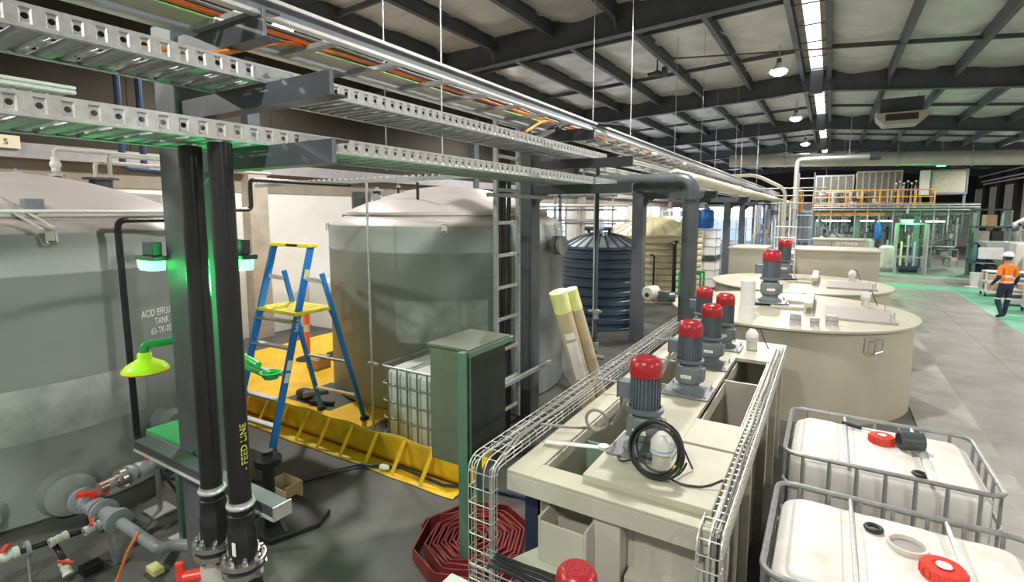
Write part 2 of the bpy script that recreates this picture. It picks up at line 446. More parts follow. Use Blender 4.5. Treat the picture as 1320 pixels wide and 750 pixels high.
for k, (a, b, z0, z1) in enumerate(wins):
    o = thing('window_%d' % (k+1), None, None, (XL, (a+b)/2, z0)); struct(o)
    nu = max(2, round((b-a)/.9)); nv = 3
    for i in range(nu):
        for jv in range(nv):
            MB().box(XL-.10, XL-.08, a+(b-a)*i/nu+.03, a+(b-a)*(i+1)/nu-.03, z0+(z1-z0)*jv/nv+.03, z0+(z1-z0)*(jv+1)/nv-.03).build('pane', 'window_light' if (jv or k != 1) else 'window_blue', o, 0)
    f = MB()
    for i in range(nu+1):
        y = a+(b-a)*i/nu; f.box(XL-.12, XL-.03, y-.035, y+.035, z0, z1)
    for jv in range(nv+1):
        z = z0+(z1-z0)*jv/nv; f.box(XL-.12, XL-.03, a, b, z-.035, z+.035)
    f.build('window_frame', 'galv_dull', o, 0)
# --- right wall
wr = thing('wall_right', None, None, (XR, 20, 0)); struct(wr)
for i in range(16):
    a = Y0+(Y1-Y0)*i/16; b = Y0+(Y1-Y0)*(i+1)/16
    MB().box(XR, XR+.15, a+.01, b-.01, 0, 4.75).build('wall_panel', 'wall_concrete', wr, 0)
    MB().box(XR-.02, XR+.12, a+.01, b-.01, 4.75, 6.4).build('cladding_sheet', 'wall_brown', wr, 0)
    MB().box(XR-.25, XR, a-.45, a+.45, 0, 5.6).build('wall_column', 'wall_brown', wr, 0)
# --- end walls
we = thing('wall_back', None, None, (0, Y1, 0)); struct(we)
for i in range(8):
    a = XL+(XR-XL)*i/8; b = XL+(XR-XL)*(i+1)/8
    MB().box(a+.006, b-.006, Y1, Y1+.15, 0, 3.7).build('wall_panel', 'wall_white', we, 0)
    MB().box(a+.006, b-.006, Y1, Y1+.12, 3.7, 7.3).build('cladding_sheet', 'wall_brown', we, 0)
wf = thing('wall_front', None, None, (0, Y0, 0)); struct(wf)
for i in range(8):
    a = XL+(XR-XL)*i/8; b = XL+(XR-XL)*(i+1)/8
    MB().box(a+.006, b-.006, Y0-.15, Y0, 0, 7.3).build('wall_panel', 'wall_white', wf, 0)

d1 = thing('door_1', None, None, (-8.2, Y1, 0)); struct(d1)
for i in range(6):
    for k in range(3):
        MB().box(-10.8+.9*i+.03, -10.8+.9*(i+1)-.03, Y1-.06, Y1-.04, 1.15*k+.03, 1.15*(k+1)-.03).build('pane', 'window_light' if k == 2 else 'window_blue', d1, 0)
f = MB()
for i in range(7): f.box(-10.8+.9*i-.03, -10.8+.9*i+.03, Y1-.1, Y1, 0, 3.45)
for k in range(4): f.box(-10.8, -5.4, Y1-.1, Y1, 1.15*k-.03 if k else 0, 1.15*k+.03)
f.build('door_frame', 'galv_dull', d1, 0)

# ================================================================ high bay lamps
def hibay():
    r = thing('high_bay_lamp', 'x', 'lamp', (0,0,0), group='high bay lamps under the roof', local=True)
    MB().lathe([(.05,.20),(.07,.20),(.09,.12),(.20,.02),(.21,0),(.19,0),(.17,.03),(.06,.12)], n=24).build('reflector', 'galv_dull', r)
    MB().lathe([(.19,.03),(.19,0),(.16,-.05),(.10,-.08),(0,-.09)], n=24).build('lens', 'lamp_lens', r)
    MB().cyl((0,0,.18), (0,0,.30), .055, n=12).build('driver_housing', 'steel_dark', r)
    MB().cyl((0,0,.30), (0,0,.62), .012, n=8).build('hanger', 'galv_dull', r)
    ld = bpy.data.lights.new('lamp_light', 'SPOT'); ld.spot_size = math.radians(168); ld.spot_blend = .35; ld.shadow_soft_size = .16; ld.energy = LAMP_W; ld.color = LAMP_COL
    lo = bpy.data.objects.new('lamp_light', ld); COL.objects.link(lo); lo.parent = r; lo.location = (0,0,-.17)
    return r
hb = hibay(); first = True
LZ = {-8.7: 6.22, -1.25: 6.22, 7.6: 5.62}
names = {-8.7: 'above the grey tanks', -1.25: 'beside the roof skylight', 7.6: 'over the right aisle'}
ordn = ['nearest', 'second', 'third', 'fourth', 'fifth', 'sixth']
for x in (-8.7, -1.25, 7.6):
    for k, y in enumerate((-2.0, 6.2, 14.3, 21.6, 29.7, 36.6)):
        lb = 'bright round high bay lamp hanging %s, %s in its row' % (names[x], ordn[k])
        if first: o = hb; first = False; o.location = (x, y, LZ[x]); o['label'] = lb
        else: o = copy_tree(hb, (x, y, LZ[x]), None, lb)
# ================================================================ big grey poly tanks
def poly_tank(name, label, c, r=2.0):
    t = thing(name, label, 'tank', (c[0], c[1], 0))
    MB().lathe([(0,.0),(r-.03,0),(r,.03),(r,2.27),(r+.008,2.28),(r+.008,2.3),(r,2.31),(r,2.58),(r-.02,2.66)], (c[0], c[1], 0), 72).build('tank_wall', 'poly_grey', t, 40)
    MB().lathe([(r-.02,2.655),(r-.05,2.69),(r-.28,2.80),(r-.33,2.80)], (c[0], c[1], 0), 72).build('shoulder', 'poly_lid', t, 50)
    pr = [(r-.33,2.79),(r-.29,2.79),(r-.265,2.815),(r-.27,2.85),(r-.31,2.875)]
    for k in range(1, 11):
        a = k/10; rr = (r-.31)*(1-a); pr.append((rr, 2.875 + .43*(1-(1-a)**1.9)))
    lid = MB().lathe(pr, (c[0], c[1], 0), 72).build('lid', 'poly_lid', t, 50)
    return t
T1 = (-8.0, 2.0); T2 = (-5.70, 7.17)
t1 = poly_tank('acid_tank', 'large grey plastic tank with domed lid and white ACID EFFLUENT lettering', T1)
t2 = poly_tank('grey_poly_tank', 'large grey plastic tank with domed lid and blank pale patch, behind the step ladder', T2)
def onT(c, r, ang, z): return (c[0]+r*math.cos(ang), c[1]+r*math.sin(ang), z)
def textT(body, size, c, r, a0, z, par, cx=1):
    text(body, size, 'text_white', 'lettering', par, lambda x, y, d: onT(c, r+.004+d, a0 + x/r, z + y), .0008, 'CENTER', cx)
aL = math.asin((2.71-2.0)/2)
for k, s_ in enumerate(('ACID EFFLUENT', 'TANK', '60-TK-002')): textT(s_, .105, T1, 2.0, aL, 1.755-.1*k, t1, .62)
# pale rubbed band on tank 1 and blank patch on tank 2
def shell(c, r, a0, a1, z0, z1, slope=0, n=24):
    return MB().grid(lambda u, v: onT(c, r, a0+(a1-a0)*u, z0+(z1-z0)*v + slope*u), n, 2)
shell(T1, 2.004, -.55, .24, .78, 1.27, .02).build('rubbed_band', 'poly_patch', t1)
a0 = math.atan2(5.5-7.17, -5.14+5.7)
shell(T2, 2.004, -1.29, -.63, 1.02, 1.62).build('blank_patch', 'poly_patch', t2)
# lid clamps and hooks
def clamp(par, c, ang, r=1.99):
    p = Vector(onT(c, r, ang, 2.66)); n = Vector((math.cos(ang), math.sin(ang), 0)); s_ = Vector((-n.y, n.x, 0))
    m = MB().beam(p+n*.01+V(0,0,.03), p+n*.01-V(0,0,.07), .075, .03, up=tuple(n))
    o = m.build('lid_clamp', 'stainless', par, 0, .006)
    MB().tube(fillet([p+n*.04-s_*.035+V(0,0,.02), p+n*.045-s_*.04-V(0,0,.09), p+n*.045+s_*.04-V(0,0,.09), p+n*.04+s_*.035+V(0,0,.02)], .03), .009, 8).build('clamp_loop', 'stainless', o)
clamp(t1, T1, -.10); clamp(t1, T1, .95); clamp(t2, T2, -.93); clamp(t2, T2, -2.2); clamp(t2, T2, .1)
# tank 2 fittings on the lid
def stub(par, p, r, h, m='black_pipe', flange=True, fm='galv_dull'):
    o = MB().cyl(p, (p[0],p[1],p[2]+h), r, n=16).build('vent_stub', m, par)
    if flange: MB().cyl((p[0],p[1],p[2]+h), (p[0],p[1],p[2]+h+.03), r*1.7, n=16).cyl((p[0],p[1],p[2]+h+.03), (p[0],p[1],p[2]+h+.07), r*.5, n=6).build('flange', fm, o)
stub(t2, (-6.75, 6.5, 3.0), .065, .22); stub(t2, (-5.32, 5.95, 3.0), .022, .30); stub(t2, (-6.05, 6.3, 3.1), .02, .16)
MB().cyl((-7.25,6.6,2.9), (-7.25,6.6,3.22), .17, n=20).build('inspection_port', 'pipe_darkgrey', t2)
MB().cyl((-6.5,6.35,3.05), (-6.28,6.02,3.09), .07, n=16).build('nozzle', 'poly_grey', t2)
MB().cyl(onT(T2,1.9,-.02,2.35), onT(T2,2.1,-.02,2.35), .06, n=16).cyl(onT(T2,2.1,-.02,2.35), onT(T2,2.16,-.02,2.35), .15, n=20).cyl(onT(T2,2.19,-.02,2.35), onT(T2,2.25,-.02,2.35), .15, n=20).build('side_nozzle', 'poly_grey', t2)
MB().box(-7.52,-7.40,6.38,6.45,2.66,2.82).build('lifting_lug', 'steel_grey', t2)
# tank 1 fittings: rail pipe, strap bracket, top flanges with pipework
single(MB().cyl((-5.0,.45,2.86), (-5.0,2.42,2.86), .014, n=8), 'thin_conduit', 'galv_bright', 'thin pale pipe crossing in front of the acid tank lid', 'pipe')
single(MB().tube(fillet([(-5.0,4.37,3.18),(-5.0,3.10,3.18),(-5.0,3.10,2.88),(-5.0,2.6,2.88)], .05), .022, 8), 'black_conduit', 'black_pipe', 'short black pipe elbow hanging right of the black risers', 'pipe')
MB().beam((-6.36,1.50,2.98), (-5.98,1.74,2.70), .04, .008).beam((-6.42,1.60,2.99), (-6.04,1.84,2.71), .04, .008).parts('strap_bracket', 'galv', t1)
MB().box(-6.42,-6.28,1.72,1.86,2.82,2.98).build('bracket_block', 'steel_grey', t1, 0, .01)
stub(t1, (-8.3, 2.60, 3.1), .05, .20); stub(t1, (-8.6, 2.3, 3.12), .03, .2)
MB().cyl((-8.35,3.08,2.95), (-8.35,3.08,3.28), .13, n=24).cyl((-8.35,3.08,3.28),(-8.35,3.08,3.31), .2, n=24).build('overflow_stack', 'pipe_darkgrey', t1)
MB().cyl((-7.6,2.95,3.0), (-7.35,3.35,2.98), .10, n=16).build('nozzle', 'poly_lid', t1)
pm = MB()
for dx, dz in ((0, .0), (.12, .10)):
    pm.tube(fillet([(-8.35+dx-.06,3.05+dx,3.31), (-8.35+dx-.06,3.05+dx,3.52+dz*.9), (-8.35+dx-.06,5.6,3.52+dz*.9)], .06), .026, 10)
pm.tube(fillet([(-8.30,2.60,3.3), (-8.30,2.60,3.64), (-8.30,5.6,3.64)], .05), .025, 10)
pm.parts('header_pipe', 'pvc_pale', t1)
MB().cyl((-8.30,2.60,3.36),(-8.30,2.60,3.54), .045, n=14).ball((-8.30,2.60,3.45), .062).build('check_valve', 'white_plastic', t1)
# nozzle bosses low on tank 1
for ang, z, rr in ((-.12,.22,.20), (-.42,.2,.16), (.33,.58,.15)):
    p0 = onT(T1,1.93,ang,z); p1 = onT(T1,2.16,ang,z); d = (Vector(p1)-Vector(p0)).normalized()
    M = d.to_track_quat('Z','Y').to_matrix()
    MB().lathe([(rr*1.35,0),(rr*1.2,.06),(rr,.11),(rr*.98,.17),(rr*.55,.215),(0,.215)], p0, 28, M).build('nozzle_boss', 'poly_grey', t1)
# black dip pipe down the side of tank 1
dp = MB().tube(fillet([(-6.55,3.4,2.78),(-5.93,2.95,2.78),(-5.90,2.28,2.78),(-5.88,2.30,.55),(-5.70,2.32,.47),(-5.45,2.36,.47)], .09), .030, 10)
single(dp, 'dip_pipe', 'black_pipe', 'thin black pipe running down the side of the acid tank', 'pipe')
# coloured hose drops high on the wall behind tank 1
for k, yy in enumerate((3.85, 4.15)):
    single(MB().tube(fillet([(-9.6,yy,5.2),(-9.6,yy,3.55),(-9.55,yy+1.2,3.5)], .12), .05, 10), 'blue_drop_pipe', 'hose_blue', 'dark blue pipe dropping behind the acid tank, %s of two' % ('left' if k == 0 else 'right'), 'pipe', 'blue drop pipes behind the acid tank')
# ================================================================ ribbed water tanks
def rib_tank(name, label, c, r, h, apex, m, mr, nrib, ribs=24):
    t = thing(name, label, 'tank', (c[0], c[1], 0))
    pr = [(0,0),(r,0)]
    for k in range(nrib):
        z = h*(k+.5)/nrib; d = h/nrib
        pr += [(r, z-d*.32), (r-.035, z-d*.16), (r-.035, z+d*.10), (r+.01, z+d*.26)]
    pr += [(r, h), (r-.03, h+.01)]
    MB().lathe(pr, (c[0], c[1], 0), 56).build('tank_wall', m, t, 25)
    MB().lathe([(r-.03,h),(r*.55,h+(apex-h)*.62),(r*.22,apex-.03),(r*.2,apex),(0,apex)], (c[0],c[1],0), 56).build('tank_roof', mr, t, 30)
    for k in range(ribs):
        a = 2*PI*k/ribs
        p = [(c[0]+q*math.cos(a), c[1]+q*math.sin(a), z+.012) for q, z in ((r-.03,h),(r*.55,h+(apex-h)*.62),(r*.22,apex-.03))]
        b = MB(); b.beam(p[0],p[1],.035,.03); b.beam(p[1],p[2],.03,.03); b.build('roof_rib', m if m == 'tank_blue' else mr, t, 0)
    return t
tb = rib_tank('blue_water_tank', 'dark blue ribbed round tank with grey segmented roof', (-4.97,12.5), 1.05, 2.02, 2.36, 'tank_blue', 'tank_blue_roof', 9)
MB().cyl((-5.55,11.65,2.02),(-5.55,11.65,2.16), .045, n=12).build('vent_stub', 'tank_blue', tb)
tc_ = rib_tank('cream_water_tank', 'cream ribbed round tank with segmented roof behind the grey columns', (-5.15,17.6), 1.62, 2.15, 2.72, 'tank_cream', 'tank_cream', 11)
MB().tube(fillet([(-4.05,16.25,0.1),(-4.05,16.25,1.92),(-4.05,16.6,1.95)], .08), .06, 10).build('outlet_pipe', 'black_pipe', tc_)
MB().tube(fillet([(-4.6,15.95,0.1),(-4.6,15.95,1.52),(-4.8,16.1,1.55)], .05), .03, 8).build('dip_pipe', 'black_pipe', tc_)
# valve cluster on top of the blue tank
vt = thing('roof_valve', 'blue valve with looped lever on top of the blue tank', 'valve', (-4.97,12.2,2.37))
MB().cyl((-5.3,12.2,2.45),(-4.6,12.2,2.45), .05, n=12).build('valve_pipe', 'black_pipe', vt)
MB().ball((-4.9,12.2,2.48), .12, sc=(1.2,1,.9)).build('valve_body', 'cap_blue', vt)
MB().torus((-4.9,12.05,2.3), .08, .015, 20, 6, Matrix.Rotation(PI/2,3,'X')).build('lever_loop', 'black_pipe', vt)
MB().cyl((-5.2,12.2,2.34),(-5.2,12.2,2.45), .04, n=10).cyl((-4.65,12.2,2.3),(-4.65,12.2,2.45), .04, n=10).build('support_stub', 'black_pipe', vt)
# ================================================================ tray columns with cantilever arms
CX_ = -3.55
def column(y, label, arms, top, extra=()):
    t = thing('steel_column', label, 'column', (CX_, y, 0), group='steel columns under the cable trays')
    MB().box(CX_-.125, CX_+.125, y-.125, y+.125, .02, top).build('post', 'steel_col', t, 0, .012)
    MB().box(CX_-.2, CX_+.2, y-.2, y+.2, 0, .02).build('base_plate', 'steel_col', t, 0)
    for z0, z1, xe in arms:
        h = z1-z0
        # channel, web towards the camera
        MB().prof([(-.05,0),(.05,0),(.05,.01),(-.038,.01),(-.038,h-.01),(.05,h-.01),(.05,h),(-.05,h)], (xe, y-.05, z0), (CX_+.125, y-.05, z0)).build('arm', 'steel_dark', t, 0)
        MB().box(xe-.004, xe+.004, y-.102, y-.086, z0, z1).build('arm_end', 'steel_grey', t, 0)
        gm = MB().prism([(0,0),(.22,0),(0,-.16)], -.006, .006)
        gm.v = [(CX_+.125+a, y-.05+c, z0+b) for a, b, c in gm.v]
        gm.build('gusset', 'steel_col', t, 0)
    return t
A = [(3.09,3.205,-2.05),(3.41,3.525,-2.05),(3.76,3.90,-2.55)]
column(1.8, 'nearest steel column, two black pipes in front of it', A, 4.0)
column(6.2, 'steel column beside the vertical cable ladder, second from the camera', A, 4.0)
column(11.1, 'steel column standing between the blue tank and cream tank', [(3.14,3.28,-1.95)], 3.3)
for y, l in ((15.7,'steel column hidden mostly behind the thick grey elbow pipe'),(22.4,'fifth steel column in the row, beside the white tote stack'),(26.6,'sixth steel column in the row towards the mezzanine'),(31.4,'seventh steel column in the row towards the mezzanine'),(36.6,'farthest steel column of the tray row')):
    column(y, l, [(3.14,3.28,-1.9)], 3.3)
single(MB().prof(I_prof(.16,.14), (CX_,9.2,3.305), (CX_,38,3.305)), 'long_girder', 'steel_dark', 'long dark steel girder running along the column row below the trays', 'girder', smooth=0)
single(MB().cyl((-2.02,8.0,3.40),(-2.02,34,3.40), .105, n=20).cyl((-2.02,14,3.40),(-2.02,14.15,3.40), .125, n=20).cyl((-2.02,20,3.40),(-2.02,20.15,3.40), .125, n=20), 'cream_duct', 'pipe_cream', 'long cream pipe running along the tray arms towards the mezzanine', 'pipe')

# ================================================================ perforated cable trays
def rail_mesh(y0, y1, h, pitch, flip=1):
    """side rail in local coords: outer face at x=0 looking +x, with pressed pockets and round holes"""
    m = MB(); n = int((y1-y0)/pitch); r = .0125
    d = -.006*flip
    for i in range(n):
        a = y0+i*pitch; b = a+pitch*.5; c = a+pitch
        m.add([(0,a,0),(0,b,0),(0,b,h),(0,a,h)], [(0,1,2,3)])
        zb, zt = h*.14, h*.86
        m.add([(0,b,0),(0,c,0),(0,c,zb),(0,b,zb),(0,b,zt),(0,c,zt),(0,c,h),(0,b,h)], [(0,1,2,3),(4,5,6,7)])
        m.add([(0,b,zb),(0,c,zb),(0,c,zt),(0,b,zt),(d,b+.006,zb+.006),(d,c-.006,zb+.006),(d,c-.006,zt-.006),(d,b+.006,zt-.006)], [(0,1,5,4),(1,2,6,5),(2,3,7,6),(3,0,4,7)])
        cy, cz = (b+c)/2, h/2; k = 8
        ring = [(d, cy+r*math.cos(2*PI*q/k+PI/8), cz+r*math.sin(2*PI*q/k+PI/8)) for q in range(k)]
        bx, tx, ly, ry = zb+.006, zt-.006, b+.006, c-.006
        rect = [(d,ry,cz+.008),(d,cy+.008,tx),(d,cy-.008,tx),(d,ly,cz+.008),(d,ly,cz-.008),(d,cy-.008,bx),(d,cy+.008,bx),(d,ry,cz-.008)]
        m.add(ring+rect, [(q,(q+1)%k,k+(q+1)%k,k+q) for q in range(k)])
        m.add([rect[0],rect[1],(d,ry,tx)],[(0,1,2)]); m.add([rect[2],rect[3],(d,ly,tx)],[(0,1,2)])
        m.add([rect[4],rect[5],(d,ly,bx)],[(0,1,2)]); m.add([rect[6],rect[7],(d,ry,bx)],[(0,1,2)])
    e = y0+n*pitch
    m.box(-.022*flip if flip > 0 else 0, .0 if flip > 0 else .022, y0, e, h, h+.003); m.box(-.03 if flip > 0 else 0, 0 if flip > 0 else .03, y0, e, -.003, 0)
    return m
def perf_tray(label, x0, x1, y0, y1, z, h, pitch, joints=()):
    t = thing('cable_tray', label, 'cable tray', ((x0+x1)/2, y0, z), group='perforated cable trays')
    for x, fl in ((x1, 1), (x0, -1)):
        m = rail_mesh(y0, y1, h, pitch, fl); m.v = [(p[0]+x, p[1], p[2]+z) for p in m.v]
        m.build('side_rail', 'galv', t, 0)
    # pressed floor strips with slots between
    wd = x1-x0-.01
    prof = [(-.058,0),(-.05,.012),(-.03,.012),(-.024,.0),(.024,.0),(.03,.012),(.05,.012),(.058,0)]
    sm = MB(); 
    pts = prof
    sm.add([(-wd/2,a,b) for a,b in pts]+[(wd/2,a,b) for a,b in pts], [(i,i+1,9+i-0,8+i) for i in range(7)])
    me = sm.mesh('floor_strip', 'galv_dull', 0)
    slot = MB().prism([(-wd/2,-.02),(-wd/2+.1,-.02),(-wd/2+.1,-.004),(-.06,-.004),(-.06,-.02),(.06,-.02),(.06,-.004),(wd/2-.1,-.004),(wd/2-.1,-.02),(wd/2,-.02),(wd/2,.02),(wd/2-.1,.02),(wd/2-.1,.004),(.06,.004),(.06,.02),(-.06,.02),(-.06,.004),(-wd/2+.1,.004),(-wd/2+.1,.02),(-wd/2,.02)], 0, .004).mesh('slot_bridge', 'galv', 0)
    yy = y0+.08; k = 0
    while yy < y1-.05:
        P('floor_strip', me, t, ((x0+x1)/2, yy, z+.002))
        if yy+.16 < y1: P('slot_bridge', slot, t, ((x0+x1)/2, yy+.078, z+.006))
        yy += .157; k += 1
    for yj in joints:
        MB().box(x1, x1+.004, yj-.1, yj+.1, z+.008, z+h-.006).cyl((x1+.004,yj-.03,z+h/2),(x1+.012,yj-.03,z+h/2), .014, n=10).cyl((x1+.004,yj+.06,z+h/2),(x1+.012,yj+.06,z+h/2), .014, n=10).build('splice_plate', 'galv_dull', t, 0)
    return t
perf_tray('lower perforated galvanised cable tray running past the nearest column', -3.13, -2.55, -.4, 7.25, 3.207, .085, .085, (1.98, 4.6))
perf_tray('middle perforated galvanised cable tray above the lower one', -3.03, -2.55, -.4, 6.55, 3.527, .082, .078, (1.75, 4.9))
# upper cable ladder with orange cables
def ladder_tray(label, x0, x1, y0, y1, z, h, pitch, rungm='galv_dull', split=False):
    t = thing('cable_ladder', label, 'cable ladder', ((x0+x1)/2, y0, z))
    for x, s_ in ((x0, 1), (x1, -1)):
        if split:
            for a, b in ((z, z+.02), (z+h-.02, z+h)): MB().box(x-.03, x+.03, y0, y1, a, b).build('rail_flange', 'galv_bright', t, 0)
            MB().box(x-.012, x+.012, y0, y1, z+.02, z+h-.02).build('rail_web', 'steel_grey', t, 0)  # web coloured darker to stand for shade between the flanges
            continue
        MB().prof([(-.03,0),(.03,0),(.03,.02),(.012,.02),(.012,h-.02),(.03,h-.02),(.03,h),(-.03,h),(-.03,h-.02),(-.012,h-.02),(-.012,.02),(-.03,.02)], (x, y0, z), (x, y1, z)).build('side_rail', 'galv_bright', t, 0)
    rm = MB().box(-(x1-x0)/2+.012, (x1-x0)/2-.012, -.03, .03, 0, .03).mesh('rung', rungm, 0)
    yy = y0+.1
    while yy < y1: P('rung', rm, t, ((x0+x1)/2, yy, z+.01)); yy += pitch
    return t
lt = ladder_tray('top galvanised cable ladder with orange cables, hung from the roof', -3.2, -2.6, -.65, 34, 3.87, .105, .56, split=True)
MB().box(-3.17,-2.98,.2,33.5,3.912,3.916).build('cable_cover', 'pipe_cream', lt, 0)
for k, (x, m, r) in enumerate(((-2.96,'cable_orange',.009),(-2.935,'cable_orange',.009),(-2.91,'cable_orange',.008),(-3.06,'cable_green',.010),(-3.12,'cable_green',.008),(-2.88,'cable_black',.010),(-2.855,'cable_grey',.009))):
    pts = [(x+.012*math.sin(i*1.3+k), -.3+i*.7, 3.93+r+.006*math.sin(i*2.1+k)) for i in range(48)]
    single(MB().tube(pts, r, 6), 'tray_cable', m, {'cable_orange':'orange','cable_green':'green','cable_black':'black','cable_grey':'grey'}[m]+' cable lying along the top cable ladder'+{0:', inner orange',1:', middle orange',2:', outer orange',3:', outer green',4:', inner green'}.get(k,''), 'cable', 'cables on the top cable ladder')
single(MB().tube(fillet([(-2.95,1.2,3.64),(-2.9,1.7,3.72),(-2.93,2.05,3.9),(-2.95,2.6,3.945),(-2.95,3.4,3.95)], .2), .014, 8), 'orange_cable_drop', 'cable_orange', 'orange cable bending from middle tray up to the top ladder near column', 'cable')
single(MB().tube(fillet([(-2.9,4.6,3.62),(-2.9,5.0,3.72),(-2.88,5.4,3.92),(-2.88,6.4,3.95)], .2), .016, 8), 'orange_cable_rise', 'cable_orange', 'orange cable rising to the top ladder at the second column', 'cable')
for k in range(3):
    single(MB().tube(fillet([(-2.98+.05*k,4.9,3.58),(-2.95+.05*k,5.3,3.70),(-2.9+.05*k,5.9,3.96),(-2.5+.05*k,6.6,3.98)], .25), .022, 8), 'black_cable_rise', 'cable_black', 'thick black cable arching over the second column, %s of three' % ('inner','middle','outer')[k], 'cable', 'black cables at the second column')
# hanger rods from the roof
for k, (x, y) in enumerate(((-3.2,3.2),(-2.6,3.2),(-3.2,7.6),(-2.6,7.6),(-3.2,12.5),(-2.6,12.5),(-3.2,17.5),(-2.6,17.5),(-3.2,23),(-2.6,23))):
    single(MB().cyl((x,y,3.2 if y < 4 else 3.86),(x,y,zr(x)+.36), .006, n=6), 'hanger_rod', 'galv_dull', 'thin steel hanger rod of the top cable ladder, %s rod of the %s pair' % ('left' if k % 2 == 0 else 'right', ordn[k//2]), 'rod', 'hanger rods of the cable ladder')
# more trays: to the left behind tank 1 and beyond the lower trays
ladder_tray('narrow galvanised tray high behind the nearest column', -4.75, -4.5, -.3, 1.55, 3.66, .05, .09)
ladder_tray('galvanised ladder tray crossing beside the grey tank towards the column', -6.9, -6.75, 3.2, 3.9, 3.62, .05, .09)
ct = thing('cross_tray', 'flat galvanised strut with comb teeth spanning above the grey tank', 'cable tray', (-5,4.4,3.2))
MB().beam((-6.95,4.4,3.225),(-2.85,4.4,3.225), .05, .042).build('strut', 'galv_dull', ct, 0)
th = MB().box(-.012,.012,-.02,.02,0,.025).mesh('tooth', 'galv', 0)
for i in range(40): P('tooth', th, ct, (-6.9+i*.1, 4.4, 3.246))
hr = single(MB().cyl((-4.60,4.27,0),(-4.60,4.27,3.2), .014, n=8), 'support_pole', 'galv', 'slim galvanised pole standing at the corner of the caged tote', 'pole')
MB().box(-4.66,-4.5,4.25,4.29,1.03,1.06).build('pole_clamp', 'galv', hr, 0)
# far trays above the girder
for k, (x, z) in enumerate(((-3.0,3.62),(-2.7,3.75))):
    ladder_tray('distant cable ladder over the girder, %s one' % ('lower' if k == 0 else 'upper'), x-.3, x, 7.4, 30, z-.14, .07, .5)
# ================================================================ vertical cable ladder on the second column
vl = thing('vertical_cable_ladder', 'vertical galvanised cable ladder with black cables, beside the second column', 'cable ladder', (-3.3,5.3,.25))
for y in (5.02, 5.52): MB().prof([(-.02,-.025),(.02,-.025),(.02,.025),(-.02,.025)], (-3.3,y,.25), (-3.3,y,4.0), up=(1,0,0)).build('side_rail', 'galv_dull', vl, 0)
rg = MB().box(-.012,.012,-.235,.235,-.02,.02).box(.012,.016,-.18,.18,-.01,.01).mesh('rung', 'galv', 0)
for i in range(10): P('rung', rg, vl, (-3.3, 5.27, .42+.385*i))
for k in range(5):
    y = 5.14+.06*k
    single(MB().tube([(-3.335+.01*(k%2), y+.008*math.sin(i*1.1+k), .1+.2*i) for i in range(19)], .022 if k < 3 else .014, 8), 'ladder_cable', 'cable_black', 'black cable clipped to the vertical ladder, %s from the left' % ordn[k].replace('nearest','first'), 'cable', 'black cables on the vertical ladder')
single(MB().tube([(-3.30,5.05,.2),(-3.30,5.055,2),(-3.30,5.05,3.9)], .006, 6), 'red_cable', 'red_plastic', 'thin red cable beside the left rail of the vertical ladder', 'cable')
for z, l in ((3.05,'upper'),(.76,'lower')):
    s_ = single(MB().beam((-3.26,4.8,z),(-3.26,6.35,z), .045, .045), 'strut_bracket', 'galv_dull', '%s strut rail holding the vertical ladder to the column' % l, 'bracket', smooth=0)
# ================================================================ control cabinet on posts
cb = thing('control_cabinet', 'olive cabinet with dark side panel on a green steel post', 'cabinet', (-2.6,3.4,0))
MB().box(-2.78,-2.40,3.22,3.80,.78,1.76).build('body', 'cab_olive', cb, 0, .008)
MB().box(-2.398,-2.385,3.26,3.77,.82,1.72).build('side_panel', 'cab_dark', cb, 0)
MB().box(-2.80,-2.36,3.20,3.82,1.755,1.775).build('top_sheet', 'cab_olive', cb, 0)
pf = C_prof(.05, .06)
for y in (3.11,):
    MB().box(-2.385,-2.325,y-.03,y+.03,.01,1.78).box(-2.325,-2.30,y-.03,y-.024,.01,1.78).box(-2.325,-2.30,y+.024,y+.03,.01,1.78).build('post', 'post_green', cb, 0)
MB().box(-2.76,-2.70,3.79,3.85,.01,1.75).build('post', 'post_green', cb, 0)
MB().box(-2.38,-2.34,3.1,3.85,1.72,1.76).build('cross_rail', 'post_green', cb, 0)
for x, y in ((-2.355,3.11),(-2.73,3.82)): MB().box(x-.075,x+.075,y-.07,y+.07,0,.01).build('foot_plate', 'galv', cb, 0)
fp = MB()
for sx in (-.05,.05): fp.cyl((-2.355+sx,3.06,.01),(-2.355+sx,3.06,.04), .01, n=6)
fp.parts('foot_bolt', 'galv', cb, 0)
# ================================================================ thick grey elbow pipe at the mixing tank
gp = thing('elbow_pipe', 'thick dark grey pipe with two elbows dropping behind the red motors', 'pipe', (-1.57,7.05,.3))
MB().tube(fillet([(-3.0,7.05,3.27),(-2.45,7.05,3.27),(-1.57,7.05,3.27),(-1.57,7.05,1.62)], .16, 8), .105, 24).build('pipe_run', 'pipe_darkgrey', gp)
MB().cyl((-1.57,7.05,.2),(-1.57,7.05,1.75), .118, n=24).cyl((-1.57,7.05,3.02),(-1.57,7.05,3.12), .118, n=24).cyl((-1.82,7.05,3.27),(-1.74,7.05,3.27), .116, n=24).cyl((-2.40,7.05,3.27),(-2.30,7.05,3.27), .116, n=24).parts('socket', 'pipe_darkgrey', gp)
va = thing('actuated_valve', 'grey valve with round pale actuator beside the thick grey pipe', 'valve', (-1.85,7.0,1.5))
MB().cyl((-1.72,7.0,1.72),(-1.88,6.95,1.72), .07, n=16).box(-1.92,-1.78,6.88,7.02,1.66,1.80).build('body', 'pipe_darkgrey', va, 35, .01)
MB().cyl((-1.88,6.95,1.73),(-2.0,6.9,1.75), .025, n=10).build('stem', 'pvc_grey', va)
MB().cyl((-1.98,6.98,1.77),(-2.04,6.80,1.77), .095, n=24).build('actuator', 'pvc_pale', va, 35, .015)
MB().cyl((-2.04,6.80,1.75),(-2.045,6.785,1.75), .03, n=12).build('dial', 'black_rubber', va)
